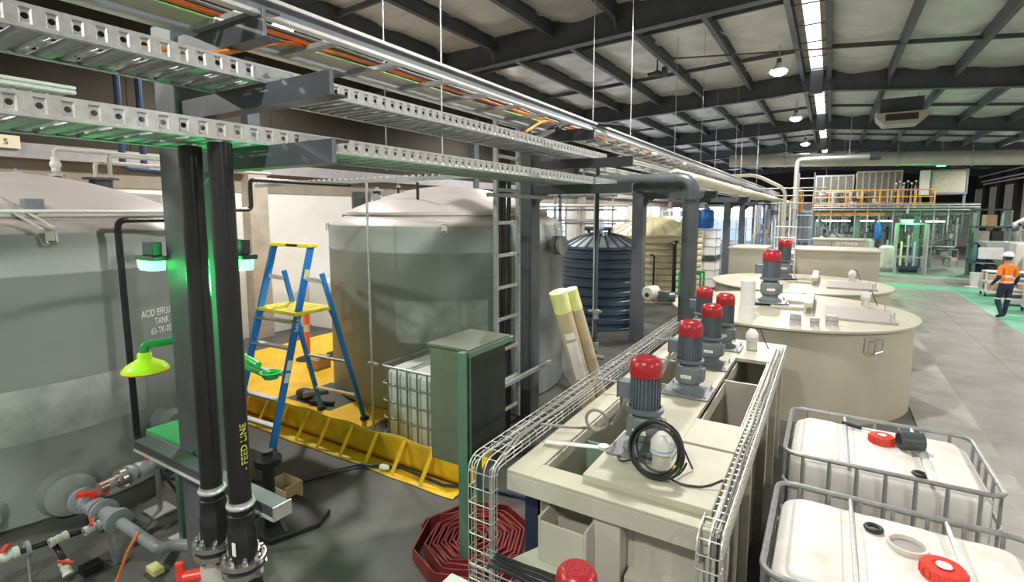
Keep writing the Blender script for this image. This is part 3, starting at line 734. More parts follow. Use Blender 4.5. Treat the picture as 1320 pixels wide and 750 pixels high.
# vertical conduit with valve hanging left of the blue tank
cv = thing('drop_pipe', 'thin dark drop pipe with small valve in front of the blue tank', 'pipe', (-2.9,7.1,.4))
MB().cyl((-2.9,7.1,.4),(-2.9,7.1,3.5), .028, n=10).build('pipe_run', 'steel_dark', cv)
MB().cyl((-2.93,7.08,1.0),(-2.93,7.08,3.2), .014, n=8).build('conduit', 'galv', cv)
MB().cyl((-2.9,7.1,1.28),(-2.9,7.1,1.42), .05, n=12).box(-3.0,-2.8,7.05,7.1,1.38,1.41).build('valve', 'galv_dull', cv)
MB().cyl((-2.9,7.1,.8),(-2.9,7.1,.92), .05, n=12).cyl((-3.05,7.1,.7),(-2.75,7.1,.7), .035, n=12).build('lower_fitting', 'pvc_grey', cv)
# ================================================================ rectangular mixing tank
X0, X1, YA, YB, ZT = -1.59, -.35, 2.53, 6.75, 1.30
mt = thing('mixing_tank', 'long beige rectangular mixing tank with open compartments carrying red motors', 'tank', (-.97, 4.6, 0))
def part(name, m, *boxes, par=mt, bevel=.004):
    q = MB()
    for b in boxes: q.box(*b)
    return q.build(name, m, par, 0, bevel)
# rim
part('rim', 'frp_top', (X0, -1.43, YA, YB, ZT-.02, ZT)); part('rim', 'frp_top', (-1.43, X1, YA, 2.70, ZT-.02, ZT))
part('rim', 'frp_top', (-1.43, X1, 6.42, YB, ZT-.02, ZT)); part('rim', 'frp_top', (-.44, X1, 2.70, 6.42, ZT-.02, ZT))
# fascia
part('fascia', 'frp_side', (X0, X1, YA, YA+.02, ZT-.13, ZT-.02)); part('fascia', 'frp_side', (X0, X0+.02, YA+.02, YB, ZT-.13, ZT-.02)); part('fascia', 'frp_side', (X1-.02, X1, YA+.02, YB, ZT-.13, ZT-.02))
# walls
part('wall', 'frp_side', (-1.44, -1.42, 2.68, 6.45, .1, ZT-.02)); part('wall', 'frp_side', (-.44, -.42, 2.68, 6.45, .1, ZT-.02))
part('wall', 'frp_side', (-1.42, -.44, 2.68, 2.70, .1, ZT-.02)); part('wall', 'frp_side', (-1.42, -.44, 6.43, 6.45, .1, ZT-.02))
part('tank_floor', 'frp_brown', (-1.44, -.42, 2.68, 6.45, .08, .10))
part('partition', 'frp_side', (-1.14, -1.12, 2.70, 6.43, .1, ZT-.02)); part('partition', 'frp_side', (-1.12, -.44, 5.005, 5.03, .1, ZT)); part('partition', 'frp_side', (-.76, -.745, 3.8, 6.43, .1, ZT-.02))
part('partition', 'frp_side', (-1.12, -.44, 3.82, 3.84, .1, ZT-.02)); part('partition', 'paint_green_pale', (-1.42, -1.14, 3.35, 3.37, .1, ZT-.10)); part('partition', 'frp_side', (-1.42, -1.14, 4.9, 4.92, .1, ZT-.10))  # pale green partition: green light in the trench put into its colour
# raised deck panels
ZD = 1.345
part('deck_panel', 'frp_top', (-1.14, -.43, 2.64, 3.36, ZT, ZD)); part('deck_panel', 'frp_top', (-1.14, -.76, 3.40, 6.40, ZT, ZD-.004))
part('deck_panel', 'frp_top', (-.76, -.43, 3.40, 3.84, ZT, ZD-.002)); part('deck_panel', 'frp_top', (-.76, -.43, 5.73, 6.40, ZT, ZD-.006))
part('deck_panel', 'frp_top', (-.45, -.43, 3.84, 5.73, ZT, ZD-.012))
part('pipe_slot_cover', 'frp_top', (-1.30, -.9, 6.46, 6.72, ZT, ZT+.03))
# ribs on the right side and on the front
for y in (2.75, 3.7, 4.7, 5.7, 6.4): part('stiffener', 'frp_side', (-.42, -.36, y, y+.05, .05, ZT-.13))
part('stiffener', 'frp_side', (-1.04, -.88, 2.56, 2.68, .05, ZT-.13)); part('stiffener', 'frp_side', (-.44, -.37, 2.56, 2.68, .05, ZT-.13))
part('recess_panel', 'frp_side', (-.83, -.46, 2.66, 2.68, .8, 1.10)); part('recess_sill', 'frp_side', (-.86, -.44, 2.58, 2.68, .72, .86))
part('corner_bracket', 'frp_side', (-.42,-.34,2.60,2.66,1.02,1.17))
# launder box on the front left
lb = part('launder_box', 'frp_side', (-1.33, -1.315, 2.45, 2.68, .86, 1.125), (-1.045, -1.03, 2.45, 2.68, .86, 1.125), (-1.315, -1.045, 2.45, 2.465, .86, 1.10), (-1.315, -1.045, 2.465, 2.68, .86, .875))
MB().prism([(-1.46,2.38),(-1.03,2.38),(-1.03,2.62),(-1.34,2.64)], .835, .86).build('launder_skirt', 'frp_side', mt, 0)
MB().box(-1.40,-1.04,2.40,2.62,.25,.835).build('launder_stand', 'frp_side', mt, 0)
for x, y in ((-1.50,2.72),(-1.50,6.3)): part('leg', 'navy', (x-.045, x+.045, y-.045, y+.045, 0, ZT-.13))
for x, y in ((-.5,2.72),(-.5,6.3)): part('leg', 'frp_side', (x-.045, x+.045, y-.045, y+.045, 0, .1))
# ================================================================ mixers
def mixer():
    r = thing('mixer', 'x', 'mixer', (0,0,0), group='red capped mixer motors', local=True)
    bp = MB().box(-.19,.19,-.17,.17,0,.014).build('base_plate', 'plate_grey', r, 0, .003)
    bm = MB().cyl((0,0,.014),(0,0,.034), .012, n=6).cyl((0,0,.03),(0,0,.05), .006, n=6).mesh('bolt', 'galv', 0)
    for sx in (-.16,.16):
        for sy in (-.14,.14): P('bolt', bm, bp, (sx, sy, 0))
    MB().lathe([(.13,.014),(.13,.03),(.10,.045),(.085,.06),(.085,.085)], n=28).build('foot_flange', 'gear_grey', r)
    oct_ = lambda s_, z: [(s_*math.cos(PI/4*k+PI/8), s_*math.sin(PI/4*k+PI/8), z) for k in range(8)]
    gb = MB().loft([oct_(.075,.075), oct_(.112,.10), oct_(.115,.20), oct_(.10,.235), oct_(.07,.255)]).box(.07,.125,-.05,.05,.11,.22).build('gearbox', 'gear_grey', r, 30, .008)
    pl = MB().box(-.042,.042,-.111,-.108,.145,.172).build('name_plate', 'paper', gb, 0)
    text('MIXTEC', .018, 'text_red', 'lettering', pl, lambda x, y, d: (x, -.1115-d, .151+y), .0004, 'CENTER', 1.0)
    MB().lathe([(.07,.25),(.075,.262),(.115,.265),(.118,.275),(.118,.288),(.10,.295)], n=32).build('adapter_flange', 'motor_grey', r)
    mb = MB().cyl((0,0,.288),(0,0,.50), .080, n=32)
    for k in range(26):
        a = 2*PI*k/26; c_, s_ = math.cos(a), math.sin(a)
        mb.beam((.086*c_,.086*s_,.30), (.086*c_,.086*s_,.49), .005, .018, up=(c_,s_,0))
    mb.build('motor_body', 'motor_grey', r, 30)
    MB().box(-.165,-.085,-.045,.045,.335,.44).box(-.172,-.165,-.05,.05,.33,.445).build('terminal_box', 'motor_grey', r, 0, .006)
    fc = MB().lathe([(.088,.49),(.097,.492),(.099,.50),(.099,.555),(.094,.582),(.080,.602),(.062,.612),(.060,.606),(.060,.58)], n=36).build('fan_cowl', 'motor_red', r, 40)
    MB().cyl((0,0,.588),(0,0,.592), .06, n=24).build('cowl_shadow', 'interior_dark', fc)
    gm = MB()
    for k in range(-5,6):
        o = k*.0105; h = math.sqrt(max(.0605**2-o*o, 0))
        gm.box(o-.0025,o+.0025,-h,h,.6075,.6115); gm.box(-h,h,o-.0025,o+.0025,.6075,.6115)
    gm.cyl((0,0,.606),(0,0,.613), .014, n=8)
    gm.build('cowl_grille', 'motor_red', fc, 0)
    return r
mx = mixer(); ZP = ZD
mx.location = (-.93, 3.12, ZP); mx['label'] = 'red capped mixer motor nearest the camera, beside the coiled black cable'
mpos = [((-.94,4.38,ZP), 'red capped mixer motor on the tank, second from the camera'), ((-.94,5.30,ZP), 'red capped mixer motor on the tank, third from the camera'), ((-.94,6.08,ZP), 'red capped mixer motor on the tank, fourth and last on the deck'), ((-1.27,6.62,ZT+.03), 'red capped mixer motor farthest back on the rectangular tank, beside the thick pipe')]
for p, l in mpos: copy_tree(mx, p, 0, l)
def big(o, s_): o.scale = (s_, s_, s_); return o
big(copy_tree(mx, (-.80, 9.72, 1.335), .15, 'large red capped mixer motor on the nearer round beige tank'), 1.45)
big(copy_tree(mx, (-.86, 13.6, 1.335), .1, 'large red capped mixer motor on the farther round beige tank'), 1.45)
# pump motor low in front
bm_ = copy_tree(mx, (-.92, 2.08, .585), .3, 'pump motor with perforated red cap at the bottom edge'); bm_['category'] = 'motor'
pst = single(MB().box(-1.1,-.74,1.92,2.18,0,.585), 'pump_plinth', 'frp_side', 'beige plinth under the pump motor at the bottom edge', 'plinth', smooth=0, bevel=.01)
# ================================================================ round beige tanks
def round_tank(name, label, c, r=1.75):
    t = thing(name, label, 'tank', (c[0], c[1], 0), group='round beige tanks')
    MB().lathe([(0,0),(r-.05,0),(r-.05,1.275)], (c[0],c[1],0), 80).build('tank_wall', 'frp', t)
    MB().lathe([(r-.05,1.272),(r+.02,1.272),(r+.02,1.30),(0,1.30)], (c[0],c[1],0), 80).build('tank_top', 'frp_top', t)
    # hatch
    h = MB().box(.02,.88,8.74,9.82,1.30,1.335); h.v = [(x+c[0]+.55, y+c[1]-9.5, z) for x,y,z in h.v]
    ho = h.build('hatch_cover', 'hatch_grey', t, 0, .006)
    hm = MB()
    for x, y in ((.80,8.82),(.86,9.05),(.80,9.7)):
        hm.cyl((x+c[0]+.55,y+c[1]-9.5,1.335),(x+c[0]+.55,y+c[1]-9.5,1.43), .01, n=6)
    hm.parts('hatch_pin', 'galv_dull', ho)
    # bridge beam
    b = MB().box(-.27,-.15,9.05,10.75,1.40,1.47); b.v = [(x+c[0]+.55, y+c[1]-9.5, z) for x,y,z in b.v]
    b.build('bridge_beam', 'frp_top', t, 0, .006)
    b2 = MB()
    for y in (9.1,9.5,9.9,10.3,10.7):
        for x in (-.26,-.16): b2.box(x-.008,x+.008,y-.01,y+.01,1.30,1.40)
    b2.v = [(x+c[0]+.55, y+c[1]-9.5, z) for x,y,z in b2.v]; b2.parts('bridge_leg', 'galv_dull', t, 0)
    b3 = MB().box(-.75,-.27,9.3,9.36,1.31,1.35).box(-.75,-.27,9.95,10.01,1.31,1.35); b3.v = [(x+c[0]+.55, y+c[1]-9.5, z) for x,y,z in b3.v]
    b3.parts('cross_member', 'frp_top', t, 0)
    return t
rt1 = round_tank('round_tank', 'round beige tank with grey hatch, nearer of the two, three cans on top', (-.55,9.5))
rt2 = round_tank('round_tank', 'round beige tank with grey hatch, farther of the two', (-.55,13.12))
# bracket on the side of the near round tank
aa = math.atan2(8.26-9.5, .62+.55)
pb = MB()
p = Vector((-.55+1.70*math.cos(aa), 9.5+1.70*math.sin(aa), 1.0)); nn = Vector((math.cos(aa), math.sin(aa), 0)); ss = Vector((-nn.y, nn.x, 0))
pb.beam(p-ss*.10, p-ss*.10+V(0,0,.2), .16, .012, up=tuple(nn))
bo = pb.build('bracket_plate', 'frp_brown', rt1, 0)
MB().tube([p+nn*.07-ss*.09+V(0,0,.0), p+nn*.07-ss*.09+V(0,0,.2), p+nn*.07+ss*.04+V(0,0,.18), p+nn*.07+ss*.03+V(0,0,.03), p+nn*.07-ss*.09], .014, 8).build('bracket_handle', 'stainless', bo)
# things on the round tank
single(MB().cyl((-.97,8.22,1.30),(-.97,8.22,1.86), .10, n=28).cyl((-.97,8.22,1.30),(-.97,8.22,1.48), .115, n=28), 'vent_pipe', 'white_plastic', 'upright white plastic vent pipe on the round tank', 'pipe')
for k, (x, y, r, h, l) in enumerate(((-.33,8.02,.075,.17,'paint can, tallest, left of three on the round tank'),(-.10,8.05,.058,.13,'small paint can, middle of three on the round tank'),(.10,8.22,.078,.155,'paint can, right of three, by the grey hatch'))):
    t = thing('paint_can', l, 'can', (x,y,1.30), group='cans on the round tank')
    MB().lathe([(0,0),(r,0),(r,.006),(r*.97,.012),(r*.97,h-.012),(r,h-.006),(r,h),(r*.9,h),(r*.88,h-.008),(0,h-.008)], (x,y,1.30), 28).build('can_body', 'galv', t)
    MB().lathe([(r*.975,.02),(r*.975,h-.03)], (x,y,1.30), 28).build('label_wrap', 'can_label', t)
    MB().lathe([(r*.98,h*.45),(r*.98,h*.6)], (x,y,1.30), 28).build('print_band', 'cable_grey', t)
# level sensors
def sensor(p, l, s_=1):
    t = thing('level_sensor', l, 'sensor', (0,0,0), group='white level sensors', local=True); t.location = p; t.scale = (s_,)*3
    MB().lathe([(0,0),(.055,0),(.055,.11),(.05,.11)], n=24).build('sensor_base', 'pvc_pale', t)
    MB().lathe([(.05,.11),(.068,.112),(.068,.125),(.066,.13),(.066,.175),(.05,.20),(.03,.225),(0,.225)], n=24).build('sensor_head', 'white_plastic', t)
    MB().lathe([(.0685,.127),(.0685,.137)], n=24).build('blue_ring', 'cap_blue', t)
    MB().tube(fillet([(.02,.03,.215),(.07,.05,.24),(.11,.07,.12),(.16,.08,.01)], .05), .006, 6).build('sensor_cable', 'cable_black', t)
    return t
sensor((-.765,2.93,ZD), 'white level sensor standing inside the coiled black cable')
sensor((-.66,6.15,ZD), 'white level sensor near the far end of the rectangular tank', 1.0)
sensor((.58,10.3,1.30), 'white level sensor behind the grey hatch of the nearer round tank', 1.1)
sensor((.5,13.95,1.30), 'white level sensor behind the hatch of the farther round tank', 1.1)
# coiled cable leaning on the sensor
cc = MB(); rr = random.Random(3); pts = []
for k in range(9*28):
    a = 2*PI*k/28; q = k/28
    R = .145 + .012*math.sin(q*2.3) + .008*math.sin(q*5.1)
    off = .02*math.sin(q*1.7)
    u = R*math.cos(a); v = R*math.sin(a)*.98
    pts.append((-.775+u+.01*math.sin(q*3), 2.845+off+.18*(v/.15)*.25, 1.345+.155+v*.97))
cc.tube(pts, .0065, 6)
co = single(cc, 'cable_coil', 'cable_black', 'coil of black cable standing on the beige deck', 'cable coil')
MB().tube(fillet([(-.72,2.84,1.36),(-.62,2.80,1.353),(-.5,2.84,1.353),(-.42,2.90,1.39)], .05), .007, 6).build('cable_tail', 'cable_black', co)
MB().tube(fillet([(-.88,2.84,1.42),(-1.0,2.88,1.352),(-1.05,2.96,1.352),(-.98,3.02,1.352),(-.83,2.98,1.36),(-.80,2.95,1.5)], .05), .007, 6).build('cable_tail', 'cable_black', co)
MB().tube([(-.69,2.83,1.40),(-.66,2.82,1.44),(-.63,2.83,1.42)], .010, 6).build('cable_tie', 'ladder_yellow', co)
# bars and grey conduits from the basket to the mixers
single(MB().beam((-1.55,2.95,ZT+.02),(-1.16,3.02,ZT+.045), .045, .006).cyl((-1.16,3.02,ZT+.04),(-1.16,3.02,ZT+.06), .035, n=16), 'flat_bar', 'galv_bright', 'pale flat bar bolted across the trench beside the first mixer', 'bar', smooth=0)
lp = [(-1.62,3.02,1.40),(-1.45,3.12,1.38)] + [(-1.30+.075*math.cos(a), 3.25+.02*math.sin(a*.5), 1.42+.075*math.sin(a)) for a in [PI*1.4+k*.42 for k in range(17)]] + [(-1.2,3.3,1.40),(-1.12,3.22,1.55),(-1.09,3.14,1.67)]
single(MB().tube(lp, .011, 8), 'looped_conduit', 'cable_grey', 'grey looped conduit from the basket to the first mixer', 'conduit')
for k, (y, s_) in enumerate(((4.38,'second'),(5.3,'third'),(6.08,'fourth'))):
    single(MB().tube(fillet([(-1.66,y-.3,1.42),(-1.45,y-.22,1.40),(-1.2,y-.15,1.36),(-1.13,y-.06,1.5),(-1.10,y,1.67)], .12), .011, 8), 'grey_conduit', 'cable_grey', 'grey conduit running from the left basket to the %s mixer' % s_, 'conduit', 'grey conduits to the mixers')
# ================================================================ wire mesh baskets
def basket(label, pts, w, h, outx, pitch=.05, nb=4, m='wire', r=.0028):
    """basket along path pts (floor line centre) with cross direction outx"""
    t = thing('wire_basket', label, 'cable basket', pts[0])
    path = fillet(pts, .12, 6)
    ox = Vector(outx)
    # frames
    fr = []
    for i, p in enumerate(path):
        d = (path[min(i+1,len(path)-1)]-path[max(i-1,0)]).normalized()
        up = ox.cross(d).normalized(); fr.append((p, d, up))
    def off(f, s_, u): return f[0] + ox*s_ + f[2]*u
    lm = MB()
    for s_, u in [(-w/2+w*k/(nb-1), 0) for k in range(nb)] + [(-w/2,h*.5),(-w/2,h),(w/2,h*.5),(w/2,h)]:
        MB().tube([off(f, s_, u) for f in fr], r*1.1, 6).build('long_wire', m, t)
    # arc length
    L = [0]
    for a, b in zip(path, path[1:]): L.append(L[-1]+(b-a).length)
    cw = MB().tube(fillet([(-w/2,0,h+.012),(-w/2,0,0),(w/2,0,0),(w/2,0,h+.012)], .012, 3), r, 5).mesh('cross_wire', m)
    s_ = .02; n = 0; rest = MB()
    while s_ < L[-1]:
        for i in range(len(L)-1):
            if L[i] <= s_ <= L[i+1]:
                q = (s_-L[i])/(L[i+1]-L[i]); p = path[i].lerp(path[i+1], q)
                d = fr[i][1].lerp(fr[i+1][1], q).normalized(); up = ox.cross(d).normalized()
                M = Matrix((ox, d, up)).transposed()
                P('cross_wire', cw, t, p, M.to_euler()); n += 1
                break
        s_ += pitch
    return t
basket('left wire cable basket running along the tank and bending down at its front', [(-1.715,7.5,1.37),(-1.715,2.42,1.37),(-1.715,2.42,.1)], .17, .06, (1,0,0), .1, 4, 'wire', .0034)
basket('right wire cable basket running along the tank edge and bending down its front', [(-.405,6.45,1.325),(-.405,2.44,1.325),(-.405,2.44,.2)], .11, .07, (1,0,0), .075, 3, 'wire', .0036)
basket('low wire basket full of black cables behind the pump motor', [(-1.62,2.27,.88),(-.60,2.27,.88)], .16, .06, (0,1,0), .06, 4, 'galv_dull')
for k in range(2):
    x = -1.665+.02*k
    single(MB().tube([(x+.01*math.sin(i*1.7+k), 7.4-i*.33, 1.385+.006*math.sin(i+k)) for i in range(15)] + [(x, 2.46, 1.30), (x, 2.455, .9), (x, 2.455, .3)], .008, 6), 'basket_cable', 'cable_grey', 'grey cable lying in the left wire basket, %s from outside' % ordn[k].replace('nearest','first'), 'cable', 'cables in the left basket')
for k in range(2):
    x = -.40+.03*k
    single(MB().tube([(x+.006*math.sin(i*1.7+k), 6.4-i*.3, 1.34) for i in range(13)] + [(x, 2.49, 1.30), (x, 2.47, .9), (x, 2.47, .3)], .007, 6), 'basket_cable', ('cable_grey','cable_black')[k], '%s cable lying in the right wire basket' % ('inner grey','outer black')[k], 'cable', 'cables in the right basket')
for k in range(4):
    y = 2.22+.03*k
    single(MB().tube([(-1.52+i*.092, y+.008*math.sin(i*1.3+k), .895+.004*k) for i in range(11)], .010, 6), 'basket_cable', 'cable_black', 'black cable in the low basket, %s from the tank' % ordn[3-k].replace('nearest','first'), 'cable', 'cables in the low basket')
# ================================================================ caged totes
def ibc(name, label, loc, m, sx=1, sy=1, sz=1, rows=5, lidpos=None):
    t = thing(name, label, 'tote', loc, group='caged white totes', local=True)
    W, D, H = 1.2*sx, 1.0*sy, 1.15*sz
    def ring(i, z, r): return [(x, y, z) for x, y in rrect(-W/2+i, W/2-i, -D/2+i, D/2-i, r, 6)]
    bt = MB().loft([ring(.07,.14*sz,.10), ring(.035,.18*sz,.13), ring(.03,.95*sz,.13), ring(.03,1.03*sz,.13), ring(.045,1.065*sz,.12), ring(.08,1.085*sz,.11), ring(.16,1.093*sz,.08)]).build('bottle', m, t, 60)
    # moulded top panels
    for x0, x1 in ((-W/2+.09,-.25*sx),(-.17*sx,.20*sx),(.28*sx,W/2-.09)):
        rg = lambda i, z: [(x, y, z) for x, y in rrect(x0+i, x1-i, -D/2+.09+i, D/2-.09-i, .06, 4)]
        MB().loft([rg(0,1.075*sz), rg(.01,1.098*sz), rg(.03,1.104*sz)]).build('top_panel', m, bt, 60)
    pal = MB().box(-W/2,W/2,-D/2,D/2,.10*sz,.135*sz).build('pallet_deck', 'galv_dull', t, 0)
    for x in (-W/2+.06, 0, W/2-.06): MB().box(x-.05,x+.05,-D/2,D/2,0,.10*sz).build('pallet_runner', 'black_rubber', pal, 0)
    for k in range(rows):
        z = (.2 + (1.13-.2)*k/(rows-1))*sz
        MB().tube([(x, y, z) for x, y in rrect(-W/2, W/2, -D/2, D/2, .09, 6)], .011 if k < rows-1 else .016, 8, True).build('cage_ring', 'cage_steel', t)
    bar = MB().cyl((0,0,.14*sz),(0,0,1.13*sz), .011, n=8).mesh('cage_bar', 'cage_steel')
    for i in range(7):
        x = -W/2+.12 + (W-.24)*i/6
        for y in (-D/2, D/2): P('cage_bar', bar, t, (x, y, 0))
    for i in range(5):
        y = -D/2+.12 + (D-.24)*i/4
        for x in (-W/2, W/2): P('cage_bar', bar, t, (x, y, 0))
    for x in (-.21*sx, .24*sx):
        MB().tube(fillet([(x,-D/2,1.125*sz),(x,-D/2+.07,1.115*sz),(x,D/2-.07,1.115*sz),(x,D/2,1.125*sz)], .04), .012, 8).build('top_bar', 'galv', t)
    return t
i1 = ibc('caged_tote', 'white caged tote beside the round tank with red cap lying on top', (.41,4.58,0), 'ibc_white')
i2 = ibc('caged_tote', 'white caged tote nearest the camera with open filler ring', (.41,3.10,0), 'ibc_white')
i3 = ibc('caged_tote', 'white caged tote standing behind the yellow bund wall', (-3.93,4.80,.004), 'ibc_white_clean', .97, .96, .905)
def red_cap(label, c, r=.082):
    t = thing('screw_cap', label, 'cap', c, group='red screw caps')
    q = []
    MB().lathe([(0,.0),(r,0),(r,.045),(r*.93,.055),(r*.55,.057),(r*.5,.05),(0,.05)], c, 32).build('cap', 'red_plastic', t)
    rib = MB().box(r-.002,r+.006,-.006,.006,.004,.042).mesh('grip', 'red_plastic', 0)
    for k in range(16): P('grip', rib, t, c, (0,0,2*PI*k/16))
    MB().lathe([(0,.058),(r*.36,.058),(r*.36,.06),(0,.06)], c, 20).build('cap_disc', 'paper', t)
red_cap('red screw cap lying on the tote beside a black coupler', (.43,4.70,1.105))
red_cap('red screw cap lying beside the open filler ring of the nearest tote', (.56,3.06,1.105), .09)
fr = MB().lathe([(.078,0),(.078,.03),(.09,.032),(.09,0)], (.44,3.24,1.10), 32)
o = fr.build('filler_ring', 'ibc_white', None); o.parent = i2; o.location = -Vector(i2.location)
o = MB().cyl((.44,3.24,1.100),(.44,3.24,1.106), .078, n=28).build('filler_opening', 'hatch_grey', None); o.parent = i2; o.location = -Vector(i2.location)
single(MB().torus((.30,3.33,1.118), .036, .012, 24, 8), 'rubber_seal', 'black_rubber', 'small black rubber ring on the nearest tote', 'seal')
single(MB().torus((.61,4.24,1.105), .036, .012, 24, 8), 'rubber_seal', 'black_rubber', 'small black rubber ring on the tote, behind its front cage bar', 'seal')
cp = thing('pipe_coupler', 'short dark grey pipe coupler lying on the tote', 'pipe fitting', (.60,4.66,1.105))
M = Matrix.Rotation(PI/2,3,'X')
q = MB().lathe([(.052,-.075),(.066,-.075),(.066,.075),(.052,.075),(.052,-.075)], (.60,4.66,1.171), 28, Matrix.Rotation(.25,3,'Z') @ Matrix.Rotation(PI/2,3,'Y') ).build('sleeve', 'pipe_darkgrey', cp)
hm = thing('hammer', 'dark handled tool lying beside the red cap on the tote', 'tool', (.25,4.85,1.105))
MB().tube([(.18,4.93,1.125),(.24,4.90,1.125),(.31,4.87,1.125)], [.014,.017,.013], 8).build('grip', 'navy', hm)
MB().tube([(.31,4.87,1.125),(.40,4.83,1.13),(.50,4.79,1.125)], .007, 8).build('shaft', 'stainless', hm)
single(MB().box(.78,.83,3.28,3.33,1.1045,1.1055), 'paper_tag', 'paper', 'small white paper tag on the nearest tote', 'tag', smooth=0)
# ================================================================ yellow bund
bn = thing('spill_bund', 'yellow spill bund wall with slanted braces along the floor', 'bund', (-6,4.1,0))
def wv(x, k=1): return .02*math.sin(x*3.1*k)+.012*math.sin(x*7.7+1)
MB().grid(lambda u, v: (-10.0+6.95*u, 4.09-.05*v+.6*wv(-10.0+6.95*u)*v, .005+.36*v+.012*math.sin(u*60)*v), 90, 5).build('bund_wall', 'yellow_pvc', bn, 60, thick=.004)
MB().grid(lambda u, v: (-10.0+6.95*u, 4.08-(.24+.5*wv(-10.0+6.95*u))*v, .008+.014*abs(math.sin(u*37+v*2))*math.sin(PI*v)), 120, 6).build('apron', 'yellow_pvc', bn, 60, thick=.003)
x = -9.6
bm = MB().beam((0,-.03,.345),(0,-.21,.012), .055, .01, up=(0,1,.5)).mesh('brace', 'yellow_pvc', 0)
while x < -3.1: P('brace', bm, bn, (x, 4.06+wv(x)*.3, 0), (0,0,-.25)); x += .41
struct(MB().prism([(-10.0,4.10),(-3.05,4.10),(-3.3,5.0),(-4.4,5.4),(-8,9.6),(-10.0,9.6)], 0, .004).build('trim_3', 'yellow_pvc', None, 0))
struct(MB().prism([(-2.5,6.3),(-2.1,6.3),(-2.1,7.0),(-2.5,7.0)], 0, .004).build('trim_4', 'yellow_pvc', None, 0))
for k, (x0,x1,y0,y1) in enumerate(((-7.0,-6.0,4.75,5.6),(-5.1,-4.65,4.25,5.0))):
    single(MB().box(x0,x1,y0,y1,.004,.010), 'floor_mat', 'concrete_dark', 'dark grey mat on the yellow liner, %s of two' % ('left','right')[k], 'mat', smooth=0)
# ================================================================ step ladder
sl = thing('step_ladder', 'blue platform step ladder with yellow platform and top', 'ladder', (-5.8,4.1,0))
FL, FR, RL, RR = (-6.25,3.46,0), (-5.50,3.50,0), (-6.14,4.72,0), (-5.34,4.80,0)
TL, TR = (-6.03,4.02,2.45), (-5.36,4.06,2.45)
PL, PR = (-6.06,4.16,2.10), (-5.36,4.20,2.10)
for a, b in ((FL,TL),(FR,TR)): MB().beam(a, b, .035, .085, up=(0,1,0)).build('front_rail', 'ladder_blue', sl, 0, .004)
for a, b in ((RL,PL),(RR,PR)): MB().beam(a, b, .035, .06, up=(0,1,0)).build('rear_leg', 'ladder_blue', sl, 0, .004)
for a in (FL,FR,RL,RR): MB().box(a[0]-.035,a[0]+.035,a[1]-.05,a[1]+.05,0,.05).build('foot', 'black_rubber', sl, 0)
def lerp(a, b, t): return Vector(a).lerp(Vector(b), t)
for k in range(1,6):
    t = .125*k; MB().beam(lerp(FL,TL,t), lerp(FR,TR,t), .09, .025, up=(0,0,1)).build('tread', 'galv', sl, 0)
MB().box(TL[0]-.05,TR[0]+.05,3.97,4.13,2.43,2.475).build('top_cap', 'ladder_yellow', sl, 0, .012)
MB().box(-5.72,-5.5,3.965,3.972,2.44,2.466).build('cap_sticker', 'text_black', sl, 0)
pz = 1.62; a = lerp(FL,TL,pz/2.45); b = lerp(FR,TR,pz/2.45)
MB().box(a.x-.05,b.x+.06,a.y-.04,a.y+.52,pz,pz+.045).build('platform', 'ladder_yellow', sl, 0, .012)
for i in range(6): MB().box(a.x,b.x,a.y+.04+.075*i,a.y+.065+.075*i,pz+.045,pz+.05).build('platform_rib', 'ladder_yellow', sl, 0)
for t in (.18,.42): MB().beam(lerp(RL,PL,t), lerp(RR,PR,t), .04, .025).build('rear_spreader', 'galv', sl, 0)
MB().beam(lerp(RR,PR,.95)+V(0,-.05,0), lerp(FR,TR,.84), .05, .05).build('hinge', 'galv', sl, 0)
MB().beam(lerp(RL,PL,.95)+V(0,-.05,0), lerp(FL,TL,.84), .05, .05).build('hinge', 'galv', sl, 0)
MB().beam(lerp(RR,PR,.62), (b.x,b.y+.45,pz), .02, .02).build('platform_stay', 'galv', sl, 0)
def lad(tt, size, m, t0):
    d = (Vector(TR)-Vector(FR)).normalized(); p = lerp(FR,TR,t0)
    text(tt, size, m, 'lettering', sl, lambda x, y, q: (p.x+.0185+q+d.x*x, p.y+d.y*x-y+.03, p.z+d.z*x), .0006)
lad('BAILEY', .065, 'text_white', .58)
for t, m_ in ((.42,'paper'),(.36,'paper'),(.66,'cab_olive'),(.86,'film_yellow')):
    p = lerp(FR,TR,t); d = (Vector(TR)-Vector(FR)).normalized()
    MB().beam(p-d*.06+V(.018,0,0), p+d*.06+V(.018,0,0), .002, .06, up=(0,1,0)).build('sticker', m_, sl, 0)
# ================================================================ bollards, boxes and bits on the liner
def bollard(loc, l):
    t = thing('safety_bollard', l, 'bollard', loc, group='orange bollards by the wall', local=True)
    MB().lathe([(0,0),(.22,0),(.22,.02),(.15,.045),(.07,.06),(.07,.08)], n=24).build('base', 'black_rubber', t)
    MB().lathe([(.055,.06),(.052,.98),(.045,1.0),(.02,1.02),(.022,1.08),(0,1.09)], n=20).build('post', 'orange', t)
    MB().lathe([(.056,.55),(.056,.70)], n=20).build('reflective_band', 'reflective', t)
bollard((-8.35,6.85,.004), 'orange safety bollard nearest the grey tank by the white wall')
bollard((-8.55,6.3,.004), 'orange safety bollard left of the other one, behind the ladder')
cbx = thing('cardboard_box', 'small open cardboard box on the yellow liner', 'box', (-7.9,6.05,.004))
MB().box(-8.05,-7.75,5.9,6.2,.004,.22).build('box_body', 'cardboard', cbx, 0)
MB().box(-8.0,-7.7,5.86,5.9,.2,.205).build('flap', 'cardboard', cbx, 0)
